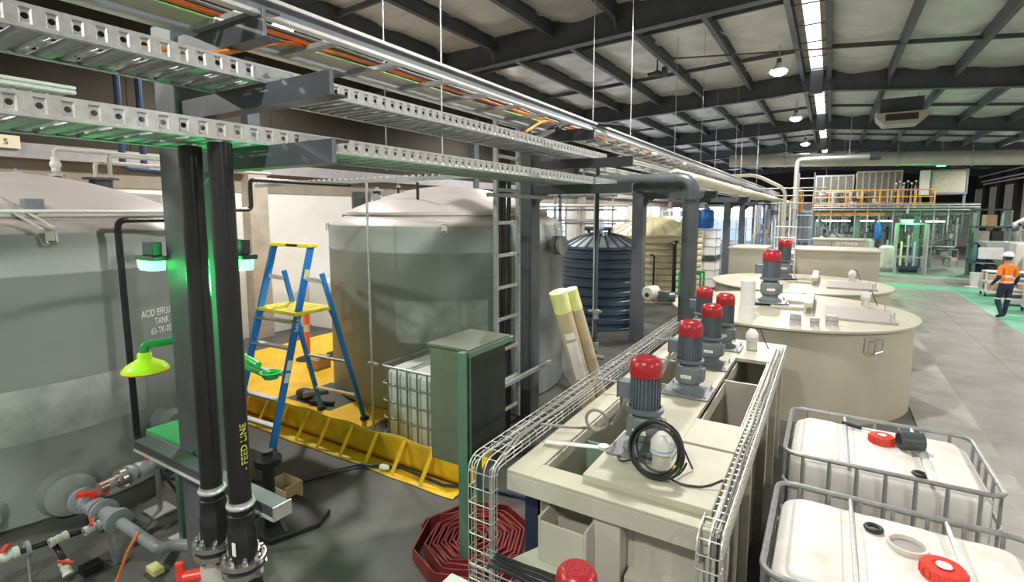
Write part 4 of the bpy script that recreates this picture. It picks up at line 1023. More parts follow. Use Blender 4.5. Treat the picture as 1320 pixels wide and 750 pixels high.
single(MB().cyl((-7.3,5.9,.33),(-7.0,6.2,.33), .05, n=14).cyl((-7.3,5.9,.33),(-7.25,5.95,.33), .085, n=14).cyl((-7.05,6.15,.33),(-7.0,6.2,.33), .085, n=14).box(-7.2,-7.1,6.0,6.1,.004,.3), 'flanged_spool', 'steel_grey', 'grey flanged pipe piece standing on the liner near the bollards', 'pipe fitting')
pt = thing('power_tool_bag', 'dark tangle of tools on the mat beside the grey tank', 'tools', (-6.6,4.9,.01))
MB().ball((-6.75,4.9,.08), .14, sc=(1.3,.8,.55)).build('bag', 'black_rubber', pt); MB().cyl((-6.65,4.8,.10),(-6.35,5.0,.16), .05, n=12).build('tool_body', 'steel_grey', pt); MB().cyl((-6.45,4.75,.05),(-6.1,4.9,.05), .035, n=12).build('tool_handle', 'black_rubber', pt)
wc = thing('wall_cabinet', 'low white cabinet against the wall behind the bollards', 'cabinet', (-10.6,9.2,0))
MB().box(-11.1,-10.3,8.3,10.2,.0,1.15).build('body', 'white_plastic', wc, 0, .01)
for i in range(3): MB().box(-10.3,-10.28,8.33+.63*i,8.92+.63*i,.08,1.1).build('door', 'white_plastic', wc, 0, .006)
MB().box(-10.28,-10.275,8.9,9.1,.85,.92).build('door_label', 'cap_blue', wc, 0)
single(MB().box(XL+.0,XL+.05,4.6,6.7,1.95,2.16), 'wall_rail', 'mezz_green', 'grey green board fixed across the wall beside the pilaster', 'board', smooth=0)
# ================================================================ two black riser pipes in front of the nearest column
def riser(x, y, label, txt, z0=.98):
    t = thing('riser_pipe', label, 'pipe', (x, y, 0), group='black riser pipes at the nearest column')
    MB().tube(fillet([(x,y,z0),(x,y,2),(x,y,3.195)], .01), .056, 20).build('pipe_run', 'black_pipe', t)
    MB().lathe([(.058,z0+.02),(.072,z0+.03),(.072,z0+.17),(.066,z0+.18),(.066,z0+.27),(.058,z0+.275)], (x,y,0), 28).build('socket', 'black_pipe', t)
    f1 = MB().lathe([(.06,z0-.005),(.112,z0-.005),(.112,z0+.022),(.06,z0+.022)], (x,y,0), 32).build('upper_flange', 'stainless', t)
    MB().lathe([(0,z0-.03),(.105,z0-.03),(.105,z0-.006),(0,z0-.006)], (x,y,0), 32).build('gasket', 'black_rubber', t)
    MB().lathe([(0,z0-.06),(.112,z0-.06),(.112,z0-.031),(0,z0-.031)], (x,y,0), 32).build('lower_flange', 'stainless', t)
    bo = MB().cyl((0,0,z0-.085),(0,0,z0+.06), .009, n=8).cyl((0,0,z0+.022),(0,0,z0+.042), .017, n=6).cyl((0,0,z0-.08),(0,0,z0-.06), .017, n=6).mesh('flange_bolt', 'stainless')
    for k in range(8):
        a = 2*PI*k/8+.3; P('flange_bolt', bo, f1, (x+.09*math.cos(a), y+.09*math.sin(a), 0))
    MB().torus((x,y,1.30), .062, .011, 28, 8).build('pipe_clamp', 'galv', t)
    MB().lathe([(.0585,1.285),(.062,1.285),(.062,1.325),(.0585,1.325)], (x,y,0), 28).build('clamp_band', 'galv', t)
    text(txt, .045, 'text_white', 'lettering', t, lambda u, v, d: (x+(.0572+d)*math.cos(-.75+u/.0572), y+(.0572+d)*math.sin(-.75+u/.0572), 1.215+v), .0005, 'CENTER')
    return t
ra = riser(-2.89, 1.47, 'black riser pipe with stainless flange, left of the pair at the column', 'feed')
rb_ = riser(-2.61, 1.47, 'black riser pipe with stainless flange, right of the pair at the column', 'dewm')
text('- FEED LINE', .05, 'text_yellow', 'lettering', rb_, lambda u, v, d: (-2.61+(.0572+d)*math.cos(.35-v/.0572), 1.47+(.0572+d)*math.sin(.35-v/.0572), 1.5+u), .0005)
MB().box(-2.59,-2.565,1.398,1.404,1.05,1.12).build('label_sticker', 'paper', rb_, 0)
# valve below the left riser
vb = thing('ball_valve', 'cream plastic ball valve with red lever under the left riser pipe', 'valve', (-2.89,1.47,.55))
MB().lathe([(.075,.55),(.10,.56),(.10,.62),(.085,.63),(.09,.68),(.105,.70),(.105,.76),(.085,.78),(.08,.92)], (-2.89,1.47,0), 28).build('body', 'pvc_pale', vb)
MB().cyl((-2.89,1.47,.15),(-2.89,1.47,.55), .06, n=18).build('lower_pipe', 'pvc_pale', vb)
MB().cyl((-2.94,1.41,.80),(-3.0,1.34,.80), .035, n=14).build('stem', 'red_plastic', vb)
MB().beam((-3.01,1.33,.70),(-3.01,1.33,.90), .045, .03, up=(1,-1,0)).build('lever', 'red_plastic', vb, 0, .012)
vb2 = thing('check_valve', 'black valve body hanging under the right riser pipe', 'valve', (-2.61,1.47,.3))
MB().lathe([(.06,.3),(.09,.35),(.10,.5),(.115,.6),(.115,.74),(.09,.80),(.08,.92)], (-2.61,1.47,0), 24).build('body', 'black_pipe', vb2)
MB().cyl((-2.61,1.47,.55),(-2.49,1.35,.55), .05, n=14).build('side_port', 'black_pipe', vb2)
MB().cyl((-2.61,1.47,.0),(-2.61,1.47,.3), .06, n=16).build('lower_pipe', 'pvc_grey', vb2)
# bracket beam the risers are clamped to
sb_ = thing('pipe_bracket', 'pale square steel bracket beam the two black risers are clamped to', 'bracket', (-3.2,1.6,1.2))
MB().box(-4.05,-2.462,1.56,1.66,1.20,1.27).build('beam', 'steel_dark', sb_, 0, .004)
MB().box(-2.462,-2.455,1.555,1.665,1.195,1.275).build('end_plate', 'galv', sb_, 0)
MB().box(-4.05,-2.462,1.553,1.56,1.196,1.212).build('edge_strip', 'galv_bright', sb_, 0)
MB().box(-3.62,-3.48,1.66,1.674,1.19,1.29).build('column_plate', 'steel_col', sb_, 0)
# green covered shelf left of the column
gs = thing('green_stand', 'green steel stand with flat hood left of the black risers', 'stand', (-4.5,2.15,0))
MB().box(-4.72,-4.66,2.10,2.16,0.01,.95).build('post', 'post_green', gs, 0)
MB().box(-4.8,-4.58,2.04,2.22,0,.012).build('foot_plate', 'galv_dull', gs, 0)
MB().box(-4.95,-4.15,2.0,2.25,.95,.985).build('hood', 'paint_safety_green', gs, 0, .006)
MB().box(-4.93,-4.17,1.99,2.0,.91,.97).build('hood_lip', 'stainless', gs, 0)
# ================================================================ emergency shower
es = thing('emergency_shower', 'emergency shower with green pipe and yellow rose beside the column', 'shower', (-3.9,2.1,0))
MB().cyl((-4.06,2.25,.02),(-4.06,2.25,2.1), .03, n=14).build('riser', 'paint_safety_green', es)
MB().cyl((-4.06,2.25,0),(-4.06,2.25,.02), .12, n=20).build('foot_flange', 'paint_safety_green', es)
MB().tube(fillet([(-4.06,2.25,1.90),(-4.14,1.85,1.90),(-4.16,1.71,1.90),(-4.16,1.71,1.84)], .05), .03, 12).build('arm', 'paint_safety_green', es)
MB().lathe([(.035,.14),(.045,.13),(.045,.10),(.06,.085),(.12,.05),(.145,.02),(.148,0),(.135,.002),(0,.01)], (-4.16,1.71,1.71), 36).build('shower_rose', 'shower_yellow', es, 50)
MB().lathe([(.149,.005),(.149,-.002),(.12,.0)], (-4.16,1.71,1.712), 36).build('rose_rim', 'orange', es)
MB().tube(fillet([(-4.06,2.25,1.66),(-3.7,2.25,1.66),(-3.5,2.25,1.64)], .08), .03, 12).build('eyewash_arm', 'paint_safety_green', es)
MB().tube(fillet([(-4.06,2.25,1.76),(-3.7,2.2,1.75),(-3.56,2.2,1.72)], .08), .026, 12).build('eyewash_arm', 'paint_safety_green', es)
MB().lathe([(.02,-.04),(.05,-.03),(.075,.01),(.08,.02),(.07,.02),(.04,-.01),(0,-.015)], (-3.49,2.25,1.65), 28).build('eyewash_bowl', 'paint_safety_green', es)
MB().tube(fillet([(-4.06,2.2,1.45),(-4.15,2.14,1.2),(-4.25,2.1,.99)], .1), .006, 6).build('pull_rod', 'paint_safety_green', es)
# green lights on the column
def green_light(loc, l, s_=1, power=14):
    t = thing('green_lamp', l, 'lamp', loc, group='green indicator lamps', local=True)
    MB().box(-.12,.13,-.05,.05,.02,.05).build('canopy', 'steel_dark', t, 0, .006)
    MB().box(-.05,.09,-.03,.03,.05,.14).build('driver_box', 'steel_dark', t, 0, .006)
    MB().loft([rr_(x0, x1, z) for x0, x1, z in ((-.075,.095,-.045),(-.10,.10,-.03),(-.115,.105,.02))]).build('lens', 'green_lens', t, 0)
    ld = bpy.data.lights.new('green_light', 'POINT'); ld.energy = power; ld.color = (.05, 1, .22); ld.shadow_soft_size = .06
    lo = bpy.data.objects.new('green_light', ld); COL.objects.link(lo); lo.parent = t; lo.location = ((-.06, -.22, -.10) if power < 20 else (.08, -.10, -.10))
    t.scale = (s_, s_, s_)
    return t
def rr_(x0, x1, z): return [(x, y, z) for x, y in rrect(x0, x1, -.045, .045, .02, 3)]
green_light((-3.79,1.64,2.52), 'glowing green lamp on the left face of the nearest column', 1, 3)
green_light((-3.07,1.80,2.55), 'glowing green lamp peeking out right of the black risers', 1, 25)
# sign on the wall, bracket of the lamp
sg = thing('wall_sign', 'cream sign edge with black letters at the left border', 'sign', (-10.97,2.6,3.8))
MB().box(-10.98,-10.96,1.6,3.02,3.85,4.05).build('board', 'sign_cream', sg, 0)
text('S', .13, 'text_black', 'lettering', sg, lambda u, v, d: (-10.955+d, 2.82+u, 3.905+v), .001)
# ================================================================ valve manifold at the foot of tank 1
def pipe_on(par, pts, r, m, name='pipe_run', rad=.05): return MB().tube(fillet(pts, rad), r, 14).build(name, m, par)
def valve_on(par, p, d, r, m='pvc_grey', lever=True):
    p = Vector(p); d = Vector(d).normalized(); M = d.to_track_quat('Z','Y').to_matrix()
    b = MB().lathe([(r*.8,-r*2.4),(r*1.5,-r*2.35),(r*1.5,-r*1.4),(r*1.2,-r*1.2),(r*1.45,0),(r*1.2,r*1.2),(r*1.5,r*1.4),(r*1.5,r*2.35),(r*.8,r*2.4)], p, 20, M).build('valve_body', m, par)
    if lever:
        s_ = d.cross(V(0,0,1)).normalized()
        MB().beam(p+V(0,0,r*1.9)-s_*r*1.8+d*r, p+V(0,0,r*2.4)+s_*r*1.8-d*r, r*1.1, r*.7).cyl(p+V(0,0,r), p+V(0,0,r*2), r*.5, n=10).build('lever', 'red_plastic', b, 0, .006)
    return b
def ring_on(par, p, d, r, w=.02, m='pvc_grey'):
    p = Vector(p); d = Vector(d).normalized(); MB().cyl(p-d*w, p+d*w, r, n=24).build('flange', m, par)
mf = thing('drain_manifold', 'grey pipe manifold with red lever valve at the foot of the acid tank', 'pipework', (-5.0,1.72,0))
pipe_on(mf, [(-5.85,1.75,.24),(-5.5,1.72,.30),(-5.0,1.71,.33)], .058, 'pvc_grey')
ring_on(mf, (-5.56,1.72,.29), (1,-.05,.1), .11); ring_on(mf, (-5.12,1.715,.32), (1,-.02,.07), .105); ring_on(mf, (-4.84,1.71,.335), (1,0,0), .10)
valve_on(mf, (-5.34,1.72,.305), (1,-.03,.08), .055)
MB().cyl((-5.0,1.71,.33),(-4.84,1.71,.335), .07, n=20).cyl((-4.93,1.71,.33),(-4.93,1.6,.30), .03, n=12).build('tee', 'pvc_grey', mf)
pipe_on(mf, [(-4.84,1.71,.335),(-4.15,1.71,.335),(-4.12,1.80,.335),(-3.6,2.0,.335)], .042, 'pvc_grey', rad=.08)
MB().box(-4.92,-4.80,1.66,1.78,.0,.27).build('support_foot', 'galv_dull', mf, 0)
for k in range(2):
    valve_on(mf, (-4.98-.05*k, 1.58-.20*k, .30), (.1,-1,-.05), .024, 'white_plastic', k == 0)
MB().tube([(-4.45,1.70,.385),(-4.40,1.60,.30),(-4.42,1.52,.1),(-4.35,1.55,.05)], .012, 6).build('orange_tag', 'cable_orange', mf)
sr = thing('sample_line', 'black sampling line with white valves and red levers on the floor', 'pipework', (-5.1,1.3,0))
pipe_on(sr, [(-5.12,.85,.28),(-5.14,1.10,.28),(-5.10,1.42,.26),(-5.02,1.62,.28)], .020, 'black_pipe')
valve_on(sr, (-5.14,1.10,.28), (0,1,0), .030, 'white_plastic'); ring_on(sr, (-5.13,1.22,.275), (0,1,0), .06, .012, 'pvc_grey'); ring_on(sr, (-5.13,1.0,.28), (0,1,0), .06, .012, 'pvc_grey')
pipe_on(sr, [(-5.10,1.36,.26),(-4.95,1.36,.22),(-4.86,1.36,.16)], .020, 'black_pipe'); valve_on(sr, (-4.86,1.36,.13), (.7,0,-.7), .024, 'white_plastic')
MB().box(-4.92,-4.82,1.45,1.58,0,.07).build('support_block', 'black_rubber', sr, 0)
MB().cyl((-5.13,1.22,0),(-5.13,1.22,.26), .012, n=8).build('support_leg', 'galv_dull', sr)
hv = thing('fill_line', 'grey filling pipe with copper end and red lever valve on a steel stand', 'pipework', (-5.3,2.2,0))
pipe_on(hv, [(-5.21,1.78,.50),(-5.25,1.92,.50),(-5.36,2.45,.50),(-5.6,2.9,.52)], .045, 'pvc_grey')
MB().cyl((-5.205,1.72,.50),(-5.235,1.86,.50), .048, n=18).build('copper_end', 'copper', hv)
ring_on(hv, (-5.245,1.90,.50), (-.2,1,0), .085, .022, 'stainless'); ring_on(hv, (-5.26,1.97,.50), (-.2,1,0), .085, .018, 'pvc_grey')
valve_on(hv, (-5.30,2.14,.50), (-.2,1,0), .048); ring_on(hv, (-5.38,2.50,.50), (-.2,1,0), .10, .02, 'stainless'); ring_on(hv, (-5.40,2.58,.50), (-.2,1,0), .085, .03, 'galv_dull')
MB().cyl((-5.32,2.22,.02),(-5.32,2.22,.46), .022, n=12).build('stand_post', 'galv', hv); MB().box(-5.44,-5.20,2.12,2.32,0,.02).build('stand_plate', 'galv', hv, 0)
MB().beam((-5.32,2.24,.42),(-5.05,2.35,.05), .02, .02).build('stand_brace', 'steel_dark', hv, 0)
# bits on the floor at the left
single(MB().box(-4.5,-4.36,1.74,1.82,.0,.05), 'sponge', 'film_yellow', 'small yellow block lying on the floor under the manifold', 'block', smooth=0, bevel=.008)
bx = thing('open_carton', 'small open cardboard carton on the floor behind the black riser', 'box', (-4.55,3.0,0))
MB().box(-4.70,-4.40,2.93,3.12,.0,.012).box(-4.70,-4.69,2.93,3.12,.012,.16).box(-4.41,-4.40,2.93,3.12,.012,.16).box(-4.69,-4.41,3.11,3.12,.012,.16).box(-4.69,-4.41,2.93,2.94,.012,.12).build('carton', 'cardboard', bx, 0)
bf = thing('floor_pedestal', 'black steel base plate with black stub post right of the risers', 'base', (-4.1,2.75,0))
MB().prism([(-4.5,2.45),(-3.95,2.45),(-3.8,2.85),(-3.9,3.05),(-4.5,3.05)], 0, .05).build('plate', 'black_rubber', bf, 0, .01)
MB().cyl((-4.15,2.6,.05),(-4.15,2.6,.75), .05, n=16).build('post', 'black_pipe', bf)
MB().lathe([(.05,.6),(.11,.62),(.12,.68),(.10,.70),(.05,.72)], (-4.15,2.6,0), 20).build('collar', 'black_rubber', bf)
for k in range(3): MB().beam((-4.15,2.6,.3),(-4.15+.22*math.cos(k*2.1),2.6+.22*math.sin(k*2.1),.05), .03, .03).build('gusset', 'black_pipe', bf, 0)
single(MB().tube([(-6.0,2.5,.016)]+[(-5.6+i*.14, 2.75+.6*(i/8)+.02*math.sin(i), .016) for i in range(8)]+[(-4.39,3.80,.03),(-3.9,4.0,.045),(-3.26,3.95,.045),(-2.9,4.15,.016),(-2.3,4.25,.016),(-1.8,4.0,.016)], .016, 8), 'blue_hose', 'hose_blue', 'dark blue hose lying across the floor and over the yellow apron', 'hose')
single(MB().ball((-4.05,3.90,.05), .06, 12, 6, (1.2,.8,.5)), 'crumpled_paper', 'paper', 'small crumpled white paper on the yellow apron', 'paper')
# ================================================================ red flat hose coil
m = MB(); c0 = Vector((-2.42,3.34,0)); n_ = 8
def spiral(q):
    a = 2*PI*q + .4; R = .03+.0315*q + (.06 if q > 12.4 else 0)
    k = PI/4; loc = (a % k) - k/2; R = R*math.cos(k/2)/math.cos(loc)*1.04
    return c0 + V(R*math.cos(a), R*math.sin(a)*1.05, 0)
pts = [spiral(i/n_/4) for i in range(int(13.5*n_*4))]
L_, R_ = [], []
for i, p in enumerate(pts):
    d = (pts[min(i+1,len(pts)-1)]-pts[max(i-1,0)]).normalized(); s_ = V(-d.y, d.x, 0)*.007
    h = .115+.012*math.sin(i*.7)
    L_.append((p+s_, h)); R_.append((p-s_, h))
rings = [[(a.x,a.y,.002),(b.x,b.y,.002),(b.x,b.y,h),(a.x,a.y,h)] for (a,h),(b,_) in zip(L_,R_)]
m.loft(rings)
fh = single(m, 'fire_hose', 'red_hose', 'dark red flat hose coiled on the floor beside the green post', 'hose', smooth=30)
MB().tube(fillet([(-1.98,3.5,.09),(-1.85,3.72,.16),(-1.6,3.72,.15),(-1.3,3.6,.12)], .1), .035, 10).build('hose_tail', 'red_plastic', fh)
# ================================================================ leaning cardboard tubes
for k, (b, t_, m_, l) in enumerate((((-2.30,5.82,.0),(-2.62,5.28,1.94),'film_yellow','thick cardboard tube wrapped in yellow film leaning behind the basket'),((-2.17,5.97,.0),(-2.53,5.43,1.96),'cardboard_tube','brown cardboard tube leaning right of the yellow wrapped one'))):
    t = thing('cardboard_tube', l, 'tube', b)
    b = Vector(b)+V(0,0,.02); t_ = Vector(t_); r = .10 if k == 0 else .075
    MB().cyl(b, t_, r, n=24).build('tube_body', 'cardboard_tube' if k == 0 else 'cardboard_tube', t)
    d = t_-b
    MB().cyl(b+d*.88, t_+d*.004, r+.004, n=24).build('film_wrap', 'film_yellow', t)
    if k == 0:
        M = d.normalized().to_track_quat('Z','Y').to_matrix()
        MB().lathe([(r+.003,.46*d.length),(r+.003,.70*d.length)], b, 8, M, (PI*1.62,PI*2.05)).build('shipping_label', 'paper', t)
        MB().lathe([(r+.006,.72*d.length),(r+.006,.76*d.length)], b, 8, M, (PI*1.65,PI*2.0)).build('small_label', 'paper', t)
# blue and white thing at the bottom edge
bp_ = thing('white_lid_tub', 'white edged blue tub at the bottom edge beside the green post', 'tub', (-2.1,2.55,0))
MB().box(-2.2,-1.9,2.45,2.75,0,.20).build('tub', 'drum_blue', bp_, 0, .02); MB().box(-2.22,-1.88,2.43,2.77,.20,.23).build('tub_lid', 'white_plastic', bp_, 0, .01)
# ================================================================ beige box tanks behind the round tanks
bxA = thing('box_tank', 'long beige box tank right behind the round tanks', 'tank', (-.4,15.6,0))
MB().box(-.72,1.08,15.1,16.6,0,1.88).build('body', 'frp_brown', bxA, 0, .01); MB().box(-.76,1.10,15.06,16.64,1.88,1.93).build('cover', 'frp_top', bxA, 0, .008)
MB().box(-1.35,-.74,15.2,16.6,0,1.80).build('side_body', 'frp_brown', bxA, 0, .01)
bxL = thing('box_tank', 'lower beige box tank left of the far red motor', 'tank', (-1.75,14.9,0))
MB().box(-2.28,-1.40,14.95,16.4,0,1.88).build('body', 'frp_brown', bxL, 0, .01); MB().box(-2.31,-1.37,14.92,16.4,1.88,1.93).build('cover', 'frp_top', bxL, 0, .008)
bxB = thing('box_tank', 'brown box tank with white proxa lettering behind the other box tanks', 'tank', (.3,20.5,0))
MB().box(-.45,.08,20,21.2,0,1.93).build('side_body', 'frp_brown', bxB, 0, .01); MB().box(.10,1.0,20,21.2,0,1.93).build('body', 'frp_brown', bxB, 0, .01); MB().box(-.48,1.02,19.97,21.2,1.93,1.98).build('cover', 'frp_top', bxB, 0, .008)
text('proxa', .2, 'text_white', 'lettering', bxB, lambda u, v, d: (.22+u, 19.995-d, 1.80+v), .002, 'LEFT', 1.25)
ls = thing('steel_ladder', 'small pale steel ladder standing against the beige box tank', 'ladder', (-.95,15.0,0))
for x in (-1.2,-.72): MB().cyl((x,15.02,0),(x,15.02,2.7), .016, n=8).build('rail', 'galv_bright', ls)
for k in range(9): MB().cyl((-1.2,15.02,.25+.28*k),(-.72,15.02,.25+.28*k), .013, n=8).build('rung', 'galv_bright', ls)
# green stack of trays left of the round tank
gt = thing('green_rack', 'small green wire rack between the pipe and the box tank', 'rack', (-2.7,12.5,0))
MB().box(-2.97,-2.45,12.3,12.36,1.42,1.47).box(-2.97,-2.45,12.7,12.76,1.42,1.47).parts('top_frame', 'paint_safety_green', gt, 0)
for x in (-2.95,-2.47):
    for y in (12.33,12.73): MB().box(x-.02,x+.02,y-.02,y+.02,0,1.42).build('post', 'paint_safety_green', gt, 0)
for k in range(7): MB().box(-2.9,-2.73,12.35,12.7,.35+.14*k,.37+.14*k).build('shelf', 'galv_dull', gt, 0)
# white totes and blue drums at the column row
def far_ibc(loc, l):
    t = thing('stacked_tote', l, 'tote', loc, group='white totes by the columns', local=True)
    MB().box(-.58,.58,-.48,.48,.14,1.08).build('bottle', 'ibc_white_clean', t, 0, .06); MB().box(-.6,.6,-.5,.5,0,.12).build('pallet', 'steel_dark', t, 0)
    for k in range(4):
        z = .2+.3*k; MB().tube([(x,y,z) for x,y in rrect(-.6,.6,-.5,.5,.06,3)], .014, 6, True).build('cage_ring', 'galv', t)
    for x in (-.6,-.2,.2,.6): MB().cyl((x,-.5,.1),(x,-.5,1.12), .012, n=6).build('cage_bar', 'galv', t)
far_ibc((-4.0,19.9,0), 'white tote at the bottom of the stack behind the thick pipe'); far_ibc((-4.0,19.9,1.14), 'white tote on top of the stack behind the thick pipe')
for k, x in enumerate((-4.25,-3.85)):
    t = thing('blue_drum', 'blue plastic drum on the tote stack, %s one' % ('left','right')[k], 'drum', (x,19.8,2.28), group='blue drums on the totes')
    MB().lathe([(0,0),(.24,0),(.26,.04),(.27,.3),(.285,.32),(.27,.34),(.27,.6),(.22,.68),(.1,.7),(0,.7)], (x,19.8,2.28), 24).build('drum_body', 'drum_blue', t)
    MB().cyl((x+.1,19.8,2.98),(x+.1,19.8,3.02), .04, n=10).build('bung', 'black_rubber', t)
yd = thing('pallet_of_pails', 'yellow capped dark pails on the floor by the column row', 'pails', (-3.2,15.0,0))
for i in range(3):
    for jj in range(2):
        MB().cyl((-3.0+.3*i-.2,14.2+.32*jj,0),(-3.0+.3*i-.2,14.2+.32*jj,.7), .13, n=16).build('pail', 'navy', yd); MB().cyl((-3.0+.3*i-.2,14.2+.32*jj,.7),(-3.0+.3*i-.2,14.2+.32*jj,.76), .135, n=16).build('pail_lid', 'ladder_yellow', yd)
# white machine frames in the bay beyond the columns
for k, (x, y, w_, d_, h_) in enumerate(((-6.3,24.5,1.6,1.2,2.6),(-7.2,31,2.2,1.6,3.0),(-5.6,36.5,1.8,1.4,2.4))):
    t = thing('machine_frame', 'pale machine frame with glazed panels beyond the columns, %s of three' % ('nearest','middle','farthest')[k], 'machine', (x,y,0), group='machine frames in the left bay')
    for sx in (-1,1):
        for sy in (-1,1): MB().box(x+sx*w_/2-.05,x+sx*w_/2+.05,y+sy*d_/2-.05,y+sy*d_/2+.05,0,h_).build('post', 'white_plastic', t, 0)
    for z in (.9, h_-.1): MB().box(x-w_/2,x+w_/2,y-d_/2,y-d_/2+.08,z,z+.08).build('rail', 'white_plastic', t, 0)
    MB().box(x-w_/2+.06,x+w_/2-.06,y-d_/2+.05,y+d_/2-.05,.1,.85).build('base_unit', 'cap_blue', t, 0, .02)
    MB().box(x-w_/2+.06,x+w_/2-.06,y-d_/2+.02,y-d_/2+.03,1.0,h_-.15).build('glazing', 'glass_panel', t, 0)
    MB().box(x-w_/2+.1,x+w_/2-.1,y-.05,y+.05,h_,h_+.06).build('tube_lamp', 'tube_light', t, 0)
# pipe bridge in front of the window wall
pbg = thing('pipe_rack', 'grey pipe rack standing in front of the bright windows', 'pipe rack', (-7.2,15,0))
for x, y in ((-8.6,14.2),(-7.0,14.2),(-8.6,17),(-7.0,17)): MB().box(x-.04,x+.04,y-.04,y+.04,0,3.5).build('post', 'steel_grey', pbg, 0)
for z in (2.5,2.9,3.3): MB().box(-8.7,-5.2,14.16,14.22,z,z+.06).build('rail', 'steel_grey', pbg, 0)
for k, (y, z) in enumerate(((14.3,2.62),(14.45,2.62),(14.3,3.05),(14.5,3.42))): MB().cyl((-8.9,y,z),(-4.9,y,z), .045, n=10).build('pipe', 'pvc_pale', pbg)
for k, x in enumerate((-6.9,-6.4,-5.9,-5.4)): MB().cyl((x,14.4,2.0),(x,14.4,3.4), .03, n=8).build('drop', 'galv_dull', pbg)
# ================================================================ stairs with orange rails
st = thing('stair_flight', 'blue grey steel stairs with orange handrails up to the mezzanine', 'stairs', (-2.2,27,0))
s0, s1 = Vector((-3.2,27.0,0)), Vector((-1.2,27.0,2.9))
for y in (26.6,27.5): MB().beam(s0+V(0,y-27,0), s1+V(0,y-27,0), .05, .25).build('stringer', 'stair_blue', st, 0)
for k in range(14):
    p = s0.lerp(s1, (k+.5)/14); MB().box(p.x-.12,p.x+.12,26.62,27.48,p.z-.02,p.z+.02).build('tread', 'galv_dull', st, 0)
for y in (26.6,27.5):
    for dz in (.55,1.0): MB().cyl(s0+V(0,y-27,dz), s1+V(0,y-27,dz), .024, n=8).build('handrail', 'rail_orange', st)
    for q in (0,.33,.66,1): p = s0.lerp(s1,q)+V(0,y-27,0); MB().cyl(p, p+V(0,0,1.0), .022, n=8).build('baluster', 'rail_orange', st)
MB().box(-1.25,-.7,26.6,31,2.85,2.95).build('landing', 'galv_dull', st, 0)
for x, y in ((-1.2,26.7),(-.75,26.7),(-1.2,30.8),(-.75,30.8)): MB().box(x-.05,x+.05,y-.05,y+.05,0,2.85).build('landing_post', 'stair_blue', st, 0)
MB().cyl((-1.25,26.6,3.95),(-1.25,31,3.95), .024, n=8).build('handrail', 'rail_orange', st); MB().cyl((-1.25,26.6,3.45),(-1.25,31,3.45), .024, n=8).build('handrail', 'rail_orange', st)
for y in (26.65,28,29.5,31): MB().cyl((-1.25,y,2.95),(-1.25,y,3.95), .022, n=8).build('baluster', 'rail_orange', st)
# ================================================================ mezzanine with plant
mz = thing('mezzanine', 'green grey steel mezzanine with yellow railing and plant on top', 'mezzanine', (2.4,33,0))
MB().box(-.85,5.8,31.5,37,2.72,2.95).build('deck', 'mezz_green', mz, 0)
MB().box(-.9,5.85,31.42,31.5,2.95,3.06).build('toe_board', 'steel_grey', mz, 0)
for x in (-.8,1.2,3.6,5.7):
    for y in (31.6,36.8): MB().box(x-.11,x+.11,y-.11,y+.11,0,2.72).build('post', 'mezz_green', mz, 0)
for z, m_ in ((3.30,'rail_orange'),(3.62,'rail_orange'),(3.95,'rail_orange')):
    MB().cyl((-.8,31.5,z),(4.2,31.5,z), .03, n=8).build('railing', m_, mz)
for k in range(8): MB().cyl((-.8+k*.71,31.5,2.95),(-.8+k*.71,31.5,3.95), .03, n=8).build('railing_post', 'rail_orange', mz)
MB().box(-.8,2.3,31.4,31.44,2.70,2.86).build('edge_stripe', 'rail_orange', mz, 0)
for k in range(3): MB().cyl((-.8,31.3-.05*k,3.22-.12*k),(5.8,31.3-.05*k,3.22-.12*k), .035, n=8).build('service_pipe', 'galv_dull', mz)
for k in range(12): MB().cyl((-.5+k*.52,31.3,.6 if k % 3 == 0 else 1.9),(-.5+k*.52,31.3,3.2), .025, n=8).build('drop_pipe', ('galv_dull','pvc_pale','mezz_green')[k%3], mz)
MB().beam((4.2,31.7,.2),(3.8,31.7,2.7), .14, .14).build('raking_post', 'steel_grey', mz, 0); MB().beam((-.6,31.8,2.6),(.8,31.8,1.2), .1, .1).build('knee_brace', 'mezz_green', mz, 0)
MB().beam((.5,31.8,1.3),(2.2,31.8,2.6), .1, .1).build('knee_brace', 'mezz_green', mz, 0)
for k, (x0,x1) in enumerate(((-.6,.9),(1.3,2.7),(3.7,4.7))): MB().box(x0,x1,32.0,32.1,2.40,2.46).build('tube_lamp', 'tube_light', mz, 0)
# plant on the deck
def block(name, label, cat, x0,x1,y0,y1,z0,z1, m, strips=0, m2='steel_grey', group=None):
    t = thing(name, label, cat, ((x0+x1)/2,(y0+y1)/2,z0), group=group)
    MB().box(x0,x1,y0,y1,z0,z1).build('casing', m, t, 0, .02)
    for k in range(strips+1):
        x = x0+(x1-x0)*k/max(1,strips); MB().box(x-.03,x+.03,y0-.03,y0,z0,z1).build('frame_post', m2, t, 0)
    MB().box(x0-.03,x1+.03,y0-.04,y0,z1-.08,z1).build('frame_rail', m2, t, 0); MB().box(x0-.03,x1+.03,y0-.04,y0,z0,z0+.08).build('frame_rail', m2, t, 0)
    return t
block('filter_press', 'dull tan filter housing on the left of the mezzanine deck', 'machine', -.75,.95,33,35,2.95,4.85,'panel_dark',5,'galv_dull')
block('filter_press', 'tan machine housing with rows of bolts in the middle of the mezzanine', 'machine', 1.1,3.0,33,35,2.95,5.0,'panel_dark',7,'panel_tan')
block('air_handler', 'grey framed box unit with two panels on the right of the mezzanine', 'machine', 4.05,5.35,31.8,33.2,3.72,4.87,'panel_tan',1,'steel_grey')
pw = thing('white_end_panel', 'white end panel beside the grey framed box unit', 'panel', (3.85,31.9,2.95)); MB().box(3.62,4.0,31.8,32.2,3.7,4.87).build('panel', 'white_plastic', pw, 0, .01); MB().box(3.64,3.72,31.85,31.93,2.95,3.7).build('leg', 'steel_grey', pw, 0)
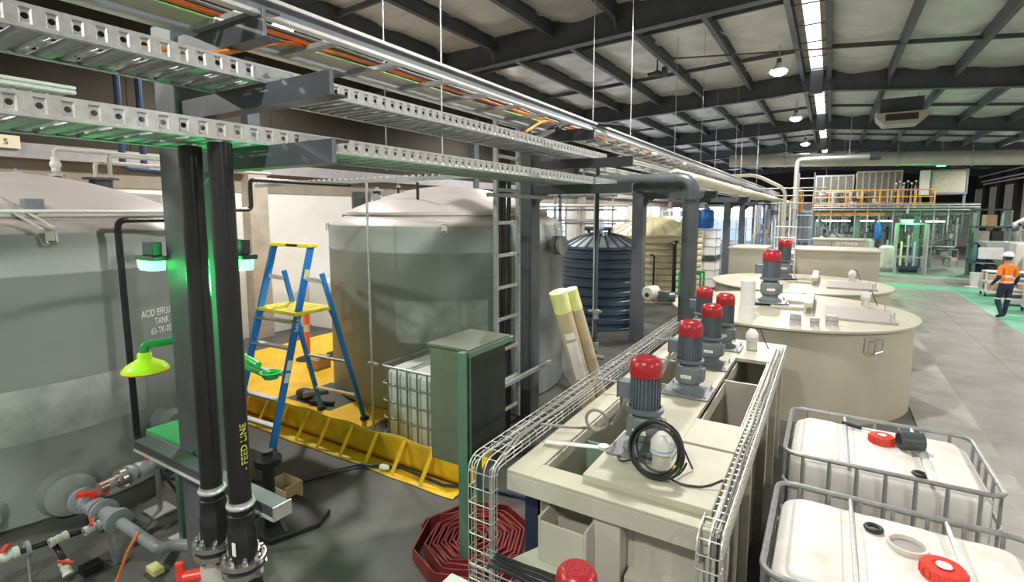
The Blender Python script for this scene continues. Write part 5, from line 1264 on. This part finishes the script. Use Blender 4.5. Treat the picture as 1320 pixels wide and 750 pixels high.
for x in (4.1,5.3): MB().box(x-.05,x+.05,31.85,31.95,2.95,3.72).build('leg', 'steel_grey', pw, 0)
for k in range(7):
    x = 2.75+.16*k
    t = thing('filter_cartridge', 'small dark filter column in the row on the mezzanine, %s from left' % (ordn+['seventh'])[k].replace('nearest','first'), 'filter', (x,32.6,2.95), group='filter columns on the mezzanine')
    MB().cyl((x,32.6,2.95),(x,32.6,3.9+.15*(k%3)), .06, n=10).build('column', ('steel_dark','galv_dull','panel_tan')[k%3], t); MB().ball((x,32.6,4.3+.1*(k%2)), .06, 8, 6).build('knob', 'galv_bright', t); MB().cyl((x,32.6,3.9),(x,32.6,4.3), .015, n=6).build('stem', 'galv_dull', t)
for k, (x, c_) in enumerate(((-.2,'drum_blue'),(.25,'white_plastic'),(.75,'red_plastic'),(1.15,'cable_orange'),(1.7,'steel_dark'),(2.2,'drum_blue'),(3.1,'red_plastic'))):
    t = thing('deck_pump', '%s pump unit behind the mezzanine railing' % {0:'blue leftmost',1:'white',2:'red left',3:'orange',4:'dark grey',5:'blue middle',6:'red right'}[k], 'pump', (x,32.2,2.95), group='pumps behind the railing')
    MB().cyl((x-.12,32.2,3.2),(x+.15,32.2,3.2), .13, n=14).build('motor', c_, t); MB().box(x-.15,x+.2,32.05,32.35,2.95,3.05).build('skid', 'steel_grey', t, 0); MB().cyl((x-.2,32.2,3.2),(x-.12,32.2,3.2), .17, n=14).build('volute', 'galv_dull', t)
# plant below the deck
def vessel(loc, r, h, m, label, cat='vessel', legs=True):
    t = thing('process_vessel', label, cat, loc, group='vessels under the mezzanine')
    x, y, z = loc; b = .4 if legs else 0
    MB().lathe([(0,b),(r*.4,b),(r,b+r*.6),(r,b+h),(r*.7,b+h+.12),(0,b+h+.15)], (x,y,0), 24).build('shell', m, t)
    if legs:
        for k in range(3): a = k*2.09+.5; MB().cyl((x+r*.8*math.cos(a),y+r*.8*math.sin(a),0),(x+r*.8*math.cos(a),y+r*.8*math.sin(a),b+r*.6), .035, n=8).build('leg', 'galv_dull', t)
    MB().cyl((x,y,b+h+.15),(x,y,b+h+.4), .05, n=8).build('neck', 'galv_dull', t)
vessel((-.35,32.6,0), .35, 1.1, 'stainless', 'stainless cone vessel far left under the mezzanine'); vessel((.35,32.8,0), .4, 1.2, 'galv_bright', 'second stainless vessel under the mezzanine, beside the leftmost')
vessel((1.6,32.2,0), .42, 1.0, 'white_plastic', 'white cone vessel under the mezzanine behind the yellow topped tote'); vessel((1.05,33.4,0), .45, 1.3, 'stainless', 'tall stainless vessel deep under the mezzanine')
vessel((2.45,30.9,0), .33, 1.15, 'pvc_pale', 'squat grey cylinder standing right of the yellow topped tote', legs=False)
t = thing('yellow_top_tote', 'white tote with yellow top in front of the mezzanine', 'tote', (1.35,28.6,0))
MB().box(.95,1.85,28.2,29.1,.15,1.15).build('bottle', 'ibc_white_clean', t, 0, .04); MB().box(.93,1.87,28.18,29.12,1.15,1.24).build('cover', 'ladder_yellow', t, 0, .02); MB().box(.93,1.87,28.18,29.12,0,.14).build('pallet', 'steel_dark', t, 0)
for k in range(5): MB().box(.95+k*.225-.01,.95+k*.225+.01,28.17,28.19,.1,1.15).build('cage_bar', 'galv', t, 0)
t = thing('blue_filter', 'bright blue filter bottle hanging under the mezzanine', 'filter', (2.05,31.2,1.6)); MB().lathe([(0,1.55),(.14,1.6),(.16,2.1),(.1,2.3),(0,2.32)], (2.05,31.15,0), 16).build('bottle', 'drum_blue', t); MB().cyl((2.05,31.15,2.3),(2.05,31.15,2.75), .03, n=8).build('hanger', 'galv_dull', t)
# green frame with green lamp
gf = thing('pump_skid', 'green lit steel frame with pump below the green lamp', 'frame', (3.1,30.4,0))
for x in (2.72,3.85):
    for y in (30.0,30.8): MB().box(x-.04,x+.04,y-.04,y+.04,0,2.35).build('post', 'galv_dull', gf, 0)
for z in (.75,2.3):
    MB().box(2.72,3.85,29.97,30.03,z,z+.06).build('rail', 'galv_dull', gf, 0); MB().box(2.72,3.85,30.77,30.83,z,z+.06).build('rail', 'galv_dull', gf, 0)
for k, (x, m_) in enumerate(((2.95,'film_yellow'),(3.2,'galv_dull'),(3.45,'cap_blue'),(3.65,'steel_dark'))): MB().cyl((x,30.4,.3),(x,30.4,1.5+.3*(k%2)), .045, n=10).build('hose_column', m_, gf)
MB().cyl((2.9,30.4,.2),(3.6,30.4,.2), .16, n=14).build('pump', 'navy', gf)
green_light((3.05,30.0,2.48), 'glowing green lamp on the frame under the mezzanine', 2.2, 40); green_light((4.05,29.6,4.95), 'small green lamp high above the mezzanine', 1.6, 6)
single(MB().cyl((4.05,29.6,5.12),(4.05,29.6,6.7), .015, n=6), 'lamp_hanger', 'galv_dull', 'thin rod carrying the high green lamp above the mezzanine', 'rod'); single(MB().cyl((3.05,30.0,2.79),(3.05,30.0,3.1), .03, n=6).box(3.0,3.1,30,31.3,3.08,3.14), 'lamp_bracket', 'galv_dull', 'bracket holding the green lamp under the mezzanine', 'bracket', smooth=0)
# racks and machines right of the mezzanine
rk = thing('pallet_rack', 'tall steel rack with dark goods right of the mezzanine', 'rack', (5.9,31,0))
for x in (5.45,6.5):
    for y in (29.6,30.9): MB().box(x-.05,x+.05,y-.05,y+.05,0,3.0).build('upright', 'mezz_green', rk, 0)
for z in (.7,1.5,2.2,2.95): MB().box(5.4,6.55,29.55,30.95,z,z+.06).build('shelf', 'steel_dark', rk, 0)
for k, (x, z, m_) in enumerate(((5.6,.1,'navy'),(6.1,.1,'steel_dark'),(5.65,.76,'drum_blue'),(6.15,.76,'steel_dark'),(5.7,1.56,'panel_tan'),(6.15,1.56,'cab_dark'),(5.9,2.26,'cardboard'))):
    single(MB().box(x-.18,x+.2,29.7,30.4,z,z+.5), 'rack_crate', m_, 'goods crate on the pallet rack, %s' % ('bottom left','bottom right','blue on first shelf','dark on first shelf','tan on second shelf','black on second shelf','brown on third shelf')[k], 'crate', 'goods on the pallet rack', 0, .03)
ra_ = thing('robot_arm', 'pale machine arm with cables right of the rack', 'machine', (7.2,31,0))
MB().cyl((7.3,31,0),(7.3,31,.6), .35, n=20).build('pedestal', 'panel_tan', ra_); MB().tube([(7.3,31,.5),(7.1,31,1.4),(6.9,31,2.2)], [.22,.18,.16], 12).build('lower_arm', 'pvc_pale', ra_); MB().tube([(6.9,31,2.2),(7.3,30.8,2.6),(8.0,30.6,2.5)], [.17,.14,.1], 12).build('upper_arm', 'pvc_pale', ra_); MB().ball((6.9,31,2.2), .24, 14, 8).build('elbow', 'steel_grey', ra_)
MB().tube([(7.0,30.7,2.4),(7.5,30.5,1.9),(7.9,30.5,1.4),(7.8,30.6,.4)], .05, 8).build('hose_bundle', 'hose_blue', ra_); MB().ball((8.0,30.6,1.9), .45, 12, 8, (1,.6,.8)).build('blue_unit', 'hose_blue', ra_)
hp = thing('hopper', 'grey sloping hopper with white box on its front', 'hopper', (6.0,27.5,0)); MB().loft([[(5.9,27,.7),(7.2,27,.7),(7.2,28,.7),(5.9,28,.7)],[(5.2,26.9,1.7),(7.4,26.9,1.7),(7.4,28.2,1.7),(5.2,28.2,1.7)]]).build('bin', 'pvc_grey', hp, 0); MB().box(5.05,5.75,26.7,26.9,1.05,1.5).build('white_box', 'white_plastic', hp, 0, .01)
for x, y in ((5.9,27.1),(7.1,27.1),(5.9,27.9),(7.1,27.9)): MB().box(x-.04,x+.04,y-.04,y+.04,0,.7).build('leg', 'steel_grey', hp, 0)
MB().beam((5.5,26.95,0),(5.95,26.95,1.3), .12, .06).build('raking_leg', 'steel_grey', hp, 0)
# white trolleys
def trolley(loc, rz, label, w_=1.1, d_=.6, h_=.85, goods=()):
    t = thing('white_trolley', label, 'trolley', loc, rz, group='white trolleys on the right', local=True)
    for sx in (-1,1):
        for sy in (-1,1):
            MB().box(sx*w_/2-.02,sx*w_/2+.02,sy*d_/2-.02,sy*d_/2+.02,.12,h_).build('post', 'white_plastic', t, 0)
            MB().cyl((sx*w_/2-.02,sy*d_/2,.06),(sx*w_/2+.02,sy*d_/2,.06), .06, n=12).build('castor', 'black_rubber', t)
    for z in (.15,.5,h_): MB().box(-w_/2-.02,w_/2+.02,-d_/2-.02,d_/2+.02,z-.02,z+.02).build('shelf', 'white_plastic', t, 0)
    return t
trolley((5.25,21.6,0), .1, 'white shelf trolley with small parts, behind the person'); trolley((5.5,20.2,0), .1, 'white shelf trolley right of the person, nearer'); trolley((5.2,23.6,0), 0, 'white shelf trolley in front of the white machine')
for k, (x, y, z, m_, l) in enumerate(((5.1,21.6,.87,'steel_dark','dark tray of parts on the trolley top'),(5.5,21.65,.87,'paper','white box on the trolley top'),(5.2,21.6,.52,'cardboard','brown box on the trolley middle shelf'),(5.5,20.2,.52,'paper','white box on the middle shelf of the nearer trolley'),(5.4,20.2,.87,'white_plastic','white tub on top of the nearer trolley'))):
    single(MB().box(x-.15,x+.15,y-.12,y+.12,z,z+.12), 'parts_box', m_, l, 'box', smooth=0, bevel=.01)
wm = thing('white_machine', 'long low white machine behind the trolleys', 'machine', (7.4,24,0)); MB().loft([[(5.9,22.2,.5),(9.2,21.4,.5),(9.2,25.5,.5),(5.9,25.5,.5)],[(5.9,22.2,1.25),(9.2,21.4,1.05),(9.2,25.5,1.25),(5.9,25.5,1.35)]]).build('hood', 'white_plastic', wm, 0, .03); MB().box(6.0,9.0,22.5,25.3,0,.5).build('base', 'steel_grey', wm, 0); MB().box(5.7,6.4,25.0,25.8,0,1.75).build('control_column', 'wall_concrete', wm, 0, .03)
bk = thing('white_bucket', 'white plastic bucket on the aisle floor', 'bucket', (5.0,26.4,0)); MB().lathe([(0,0),(.19,0),(.23,.5),(.24,.52),(.22,.52),(.18,.04),(0,.04)], (5.0,26.4,0), 24).build('bucket', 'white_plastic', bk); MB().torus((5.0,26.4,.52), .235, .012, 24, 6).build('rim', 'white_plastic', bk)
single(MB().box(5.15,5.55,25.6,25.9,0,.55), 'brown_carton', 'cardboard', 'brown carton standing beside the white bucket', 'box', smooth=0, bevel=.01); single(MB().box(4.6,5.0,25.9,26.2,.003,.02), 'white_sheet', 'paper', 'flat white sheet on the floor beside the bucket', 'sheet', smooth=0)
# ================================================================ overhead: ducts, unit heater, pipes
dc = thing('roof_duct', 'fat horizontal air duct crossing the hall above the mezzanine', 'duct', (3,28,5))
MB().cyl((-4.5,28.6,5.45),(6.6,28.6,5.05), .30, n=28).build('duct_run', 'duct', dc); MB().cyl((6.6,28.6,5.05),(10.1,28.6,4.98), .26, n=28).build('duct_run', 'duct', dc)
for x in (-2,.4,2.4,4.9,6.6): z = 5.45-.4*(x+4.5)/11.1; MB().cyl((x-.04,28.6,z),(x+.04,28.6,z), .33, n=28).build('collar', 'galv_dull', dc); MB().cyl((x,28.6,z+.3),(x,28.6,6.7), .012, n=6).build('hanger', 'galv_dull', dc)
d2 = thing('steel_duct', 'bright galvanised duct bending down at the pipe bridge', 'duct', (-1,24,3)); MB().tube(fillet([(1.2,24,4.98),(-1.25,24,4.98),(-1.25,24,3.0)], .2), .09, 16).build('duct_run', 'galv', d2); MB().cyl((1.15,24,4.98),(1.5,24,4.98), .16, n=16).build('fan', 'steel_dark', d2); MB().cyl((-1.25,24,0),(-1.25,24,3.0), .06, n=10).build('riser', 'galv', d2); MB().cyl((.5,24,5.1),(.5,24,6.7), .012, n=6).build('hanger', 'galv_dull', d2)
pg = thing('pipe_portal', 'white round pipe portal bending down beside the orange stairs', 'pipe', (-1.6,20,0)); MB().tube(fillet([(-4.6,20,4.15),(-2.3,20,4.15),(-1.35,20,3.65),(-1.35,20,.05)], .25), .06, 14).build('pipe_run', 'pipe_cream', pg)
sc_ = thing('pipe_scaffold', 'pale pipe scaffold with rungs beside the stairs', 'frame', (-.9,21,0))
for x in (-1.05,-.55): MB().cyl((x,22,0),(x,22,4.3), .022, n=10).build('upright', 'galv_dull', sc_)
for k in range(9): MB().cyl((-1.05,22,.5+.45*k),(-.55,22,.5+.45*k), .018, n=8).build('rung', 'galv_dull', sc_)
for k in range(3): MB().cyl((-2.4,22.1,3.2+.28*k),(-.2,22.1,3.2+.28*k), .025, n=8).build('pipe', 'galv_dull', sc_)
hv_ = thing('unit_heater', 'square grey unit heater hanging under the roof right of the ridge', 'heater', (1.75,21.8,5.9))
MB().box(1.2,2.35,21.2,22.4,6.05,6.55).build('casing', 'steel_roof', hv_, 0, .02); MB().loft([[(1.05,20.95,5.98),(2.55,20.95,5.98),(2.45,22.4,5.98),(1.15,22.4,5.98)],[(1.35,21.2,5.72),(2.25,21.2,5.72),(2.25,22.2,5.72),(1.35,22.2,5.72)]]).build('diffuser', 'hatch_grey', hv_, 0); MB().box(1.35,2.2,20.9,20.95,5.80,6.0).build('outlet_grille', 'interior_dark', hv_, 0)
MB().box(1.05,2.55,20.93,20.99,5.98,6.06).build('diffuser_frame', 'wall_concrete', hv_, 0)
for x in (1.3,2.25): MB().cyl((x,21.8,6.5),(x,21.8,zr(x)+.4), .015, n=6).build('hanger', 'galv_dull', hv_)
# sprinkler arm between the rafters
sp = thing('roof_sprayer', 'dark spray nozzle on an arm hanging from a roof pipe', 'sprinkler', (-4.08,14,6.5)); MB().cyl((-4.1,14.0,6.85),(3.5,16.0,6.72), .022, n=8).build('pipe', 'steel_roof', sp); MB().tube(fillet([(-4.1,14,6.85),(-4.1,14,6.55)], .05), .02, 8).build('drop', 'steel_roof', sp); MB().ball((-4.1,14,6.5), .10, 12, 8, (1.2,1,.8)).build('head', 'steel_roof', sp); MB().cyl((-4.35,14,6.5),(-4.1,14,6.5), .05, n=10).build('nozzle', 'steel_dark', sp); MB().cyl((-3.95,14,6.52),(-3.85,14,6.52), .13, n=14).build('dish', 'steel_roof', sp)
# pipes and cable runs along the right wall
for k, (x, z, m_) in enumerate(((9.6,5.15,'galv_bright'),(9.4,5.5,'galv_dull'),(9.7,4.95,'pipe_cream'))):
    single(MB().cyl((x,16,z-.1*0),(x,52,z), .05, n=10), 'wall_conduit', m_, '%s pipe running high along the right wall' % ('bright','upper grey','lower cream')[k], 'pipe', 'pipes along the right wall')
single(MB().cyl((7.3,27.2,4.75),(8.6,27.4,4.75), .27, n=24), 'duct_silencer', 'white_plastic', 'short white cylinder under the duct at the right edge', 'duct')

# dense pipework and frames under and on the mezzanine
def pipe_tangle(label, x0, x1, y, z0, z1, n, seed):
    rr = random.Random(seed); t = thing('process_pipework', label, 'pipework', ((x0+x1)/2, y, z0), group='pipework at the mezzanine')
    ms = ('galv','stainless','pvc_pale','steel_grey','galv_dull','white_plastic','mezz_green','cap_blue','steel_dark')
    for k in range(n):
        xa, xb = sorted((rr.uniform(x0,x1), rr.uniform(x0,x1))); za, zb = rr.uniform(z0,z1), rr.uniform(z0,z1); yy = y+rr.uniform(-.5,.5)
        MB().tube(fillet([(xa,yy,z0),(xa,yy,za),(xb,yy,za),(xb,yy,zb)] if k % 2 else [(xa,yy,z1),(xa,yy,za),(xb,yy,za),(xb,yy,z1)], .08, 3), rr.uniform(.02,.05), 8).build('pipe', rr.choice(ms), t)
    for k in range(n//2):
        x, z, yy = rr.uniform(x0,x1), rr.uniform(z0+.2,z1-.2), y+rr.uniform(-.6,.3); a = rr.uniform(.08,.2)
        (MB().box(x-a,x+a,yy-a,yy+a,z-a*.8,z+a*.8) if k % 2 else MB().cyl((x,yy,z-a),(x,yy,z+a), a*.8, n=12)).build('instrument_box' if k % 2 else 'pump_head', rr.choice(ms), t, 35)
pipe_tangle('tangle of pale pipes and pumps under the left of the mezzanine', -.7, 1.3, 34.4, .1, 2.6, 26, 1)
pipe_tangle('tangle of pale pipes and pumps under the middle of the mezzanine', 1.3, 2.9, 34.4, .1, 2.6, 22, 2)
pipe_tangle('tangle of pipes and tanks under the right of the mezzanine', 3.0, 5.6, 33.4, .1, 2.6, 26, 3)
pipe_tangle('pipework with valves along the front of the mezzanine deck', -.6, 2.6, 32.4, 2.96, 4.0, 18, 4)
pipe_tangle('machinery pipework right of the pallet rack by the wall', 6.7, 8.8, 29.5, .1, 2.3, 16, 6)
pipe_tangle('pale pipework beside the orange stairs', -2.9, -1.2, 24.5, .1, 3.3, 22, 7)
# ================================================================ the walking person
def make_person(loc, rz):
    t = thing('person', 'person in orange shirt, navy trousers and white hard hat walking on the green path', 'person', loc, rz, local=True)
    J = {}
    # local frame: facing +Y, walking
    verts = [('pelvis',(0,0,.94),(.155,.11)),('belly',(0,.01,1.08),(.15,.11)),('chest',(0,.02,1.28),(.175,.12)),('upper',(0,.01,1.42),(.15,.10)),('neck',(0,.01,1.50),(.058,.06)),('head0',(0,.03,1.57),(.07,.085)),('head1',(0,.035,1.66),(.078,.098)),('head2',(0,.03,1.74),(.06,.08)),
      ('shL',(-.19,.0,1.40),(.065,.065)),('elL',(-.27,-.06,1.14),(.05,.05)),('wrL',(-.30,.10,.93),(.033,.033)),('haL',(-.30,.15,.86),(.035,.022)),
      ('shR',(.19,.0,1.40),(.065,.065)),('elR',(.265,-.04,1.13),(.05,.05)),('wrR',(.27,.06,.90),(.033,.033)),('haR',(.265,.09,.83),(.035,.022)),
      ('hiL',(-.09,.0,.88),(.095,.10)),('knL',(-.10,.10,.50),(.065,.068)),('anL',(-.10,-.06,.12),(.045,.05)),
      ('hiR',(.09,.0,.88),(.095,.10)),('knR',(.09,.02,.49),(.065,.068)),('anR',(.09,.08,.10),(.045,.05)),
      ('toL',(-.10,.10,.06),(.045,.035)),('toR',(.09,.25,.05),(.045,.035))]
    ed = [('pelvis','belly'),('belly','chest'),('chest','upper'),('upper','neck'),('neck','head0'),('head0','head1'),('head1','head2'),('upper','shL'),('shL','elL'),('elL','wrL'),('wrL','haL'),('upper','shR'),('shR','elR'),('elR','wrR'),('wrR','haR'),('pelvis','hiL'),('hiL','knL'),('knL','anL'),('anL','toL'),('pelvis','hiR'),('hiR','knR'),('knR','anR'),('anR','toR')]
    idx = {n: i for i, (n, _, _) in enumerate(verts)}
    me = bpy.data.meshes.new('body'); me.from_pydata([v for _, v, _ in verts], [(idx[a], idx[b]) for a, b in ed], [])
    ob = bpy.data.objects.new('body', me); COL.objects.link(ob)
    sk = ob.modifiers.new('skin', 'SKIN'); sk.use_smooth_shade = True
    for i, (n, _, r) in enumerate(verts):
        me.skin_vertices[0].data[i].radius = r; me.skin_vertices[0].data[i].use_root = (n == 'pelvis')
    sb = ob.modifiers.new('sub', 'SUBSURF'); sb.levels = 3; sb.render_levels = 3
    bpy.context.view_layer.update()
    full = bpy.data.meshes.new_from_object(ob.evaluated_get(bpy.context.evaluated_depsgraph_get()))
    bpy.data.objects.remove(ob)
    full.name = 'body'; full.materials.clear()
    for m_ in ('skin','hivis','navy','reflective','black_rubber'): full.materials.append(MATS[m_])
    for p in full.polygons:
        c = p.center; k = 0
        arm = abs(c.x) > .215 and c.z < 1.36 and c.z > .78
        if c.z < .13: k = 4
        elif arm: k = 1 if c.z > 1.20 else (2 if c.z > .93 else 0)
        elif c.z < .98: k = 3 if (.54 < c.z < .58 or .40 < c.z < .0) else 2
        elif c.z < 1.475: k = 3 if (1.00 < c.z < 1.035 or 1.15 < c.z < 1.185) else 1
        p.material_index = k; p.use_smooth = True
    b = bpy.data.objects.new('body', full); COL.objects.link(b); b.parent = t
    # features
    for sx in (-1,1):
        MB().ball((sx*.083,.03,1.635), .022, 10, 6, (.5,.8,1.4)).build('ear', 'skin', t); MB().ball((sx*.033,.128,1.65), .011, 10, 6).build('eye', 'text_black', t)
    MB().ball((0,.135,1.62), .018, 10, 6, (.8,1.2,1.4)).build('nose', 'skin', t); MB().box(-.025,.025,.118,.126,1.575,1.582).build('mouth', 'skin', t)
    MB().lathe([(.088,-.06),(.092,.0),(.09,.02)], (0,.025,1.66), 20, Matrix.Diagonal(Vector((.95,1.12,1)))).build('hair', 'text_black', t)
    for s_, (x, y, z) in ((-1,(-.30,.15,.86)),(1,(.265,.09,.83))):
        for k in range(4): MB().tube([(x-.02+.013*k,y+.01,z-.03),(x-.022+.014*k,y+.02,z-.07),(x-.02+.013*k,y+.012,z-.10-.008*(k in (1,2)))], .0085, 6).build('finger', 'skin', t)
        MB().tube([(x-s_*.03,y+.02,z-.0),(x-s_*.045,y+.04,z-.035),(x-s_*.04,y+.045,z-.06)], .0095, 6).build('thumb', 'skin', t)
    h = MB().lathe([(.118,0),(.120,.01),(.116,.04),(.10,.085),(.065,.118),(.02,.13),(0,.131)], (0,.02,1.695), 28, Matrix.Diagonal(Vector((.92,1.12,1)))).build('hard_hat', 'hat_white', t, 60)
    MB().prism([(-.09,.115),(.09,.115),(.07,.185),(.0,.205),(-.07,.185)], 1.69, 1.70).build('hat_peak', 'hat_white', h, 0)
    return t
make_person((4.10,18.5,.003), .55)
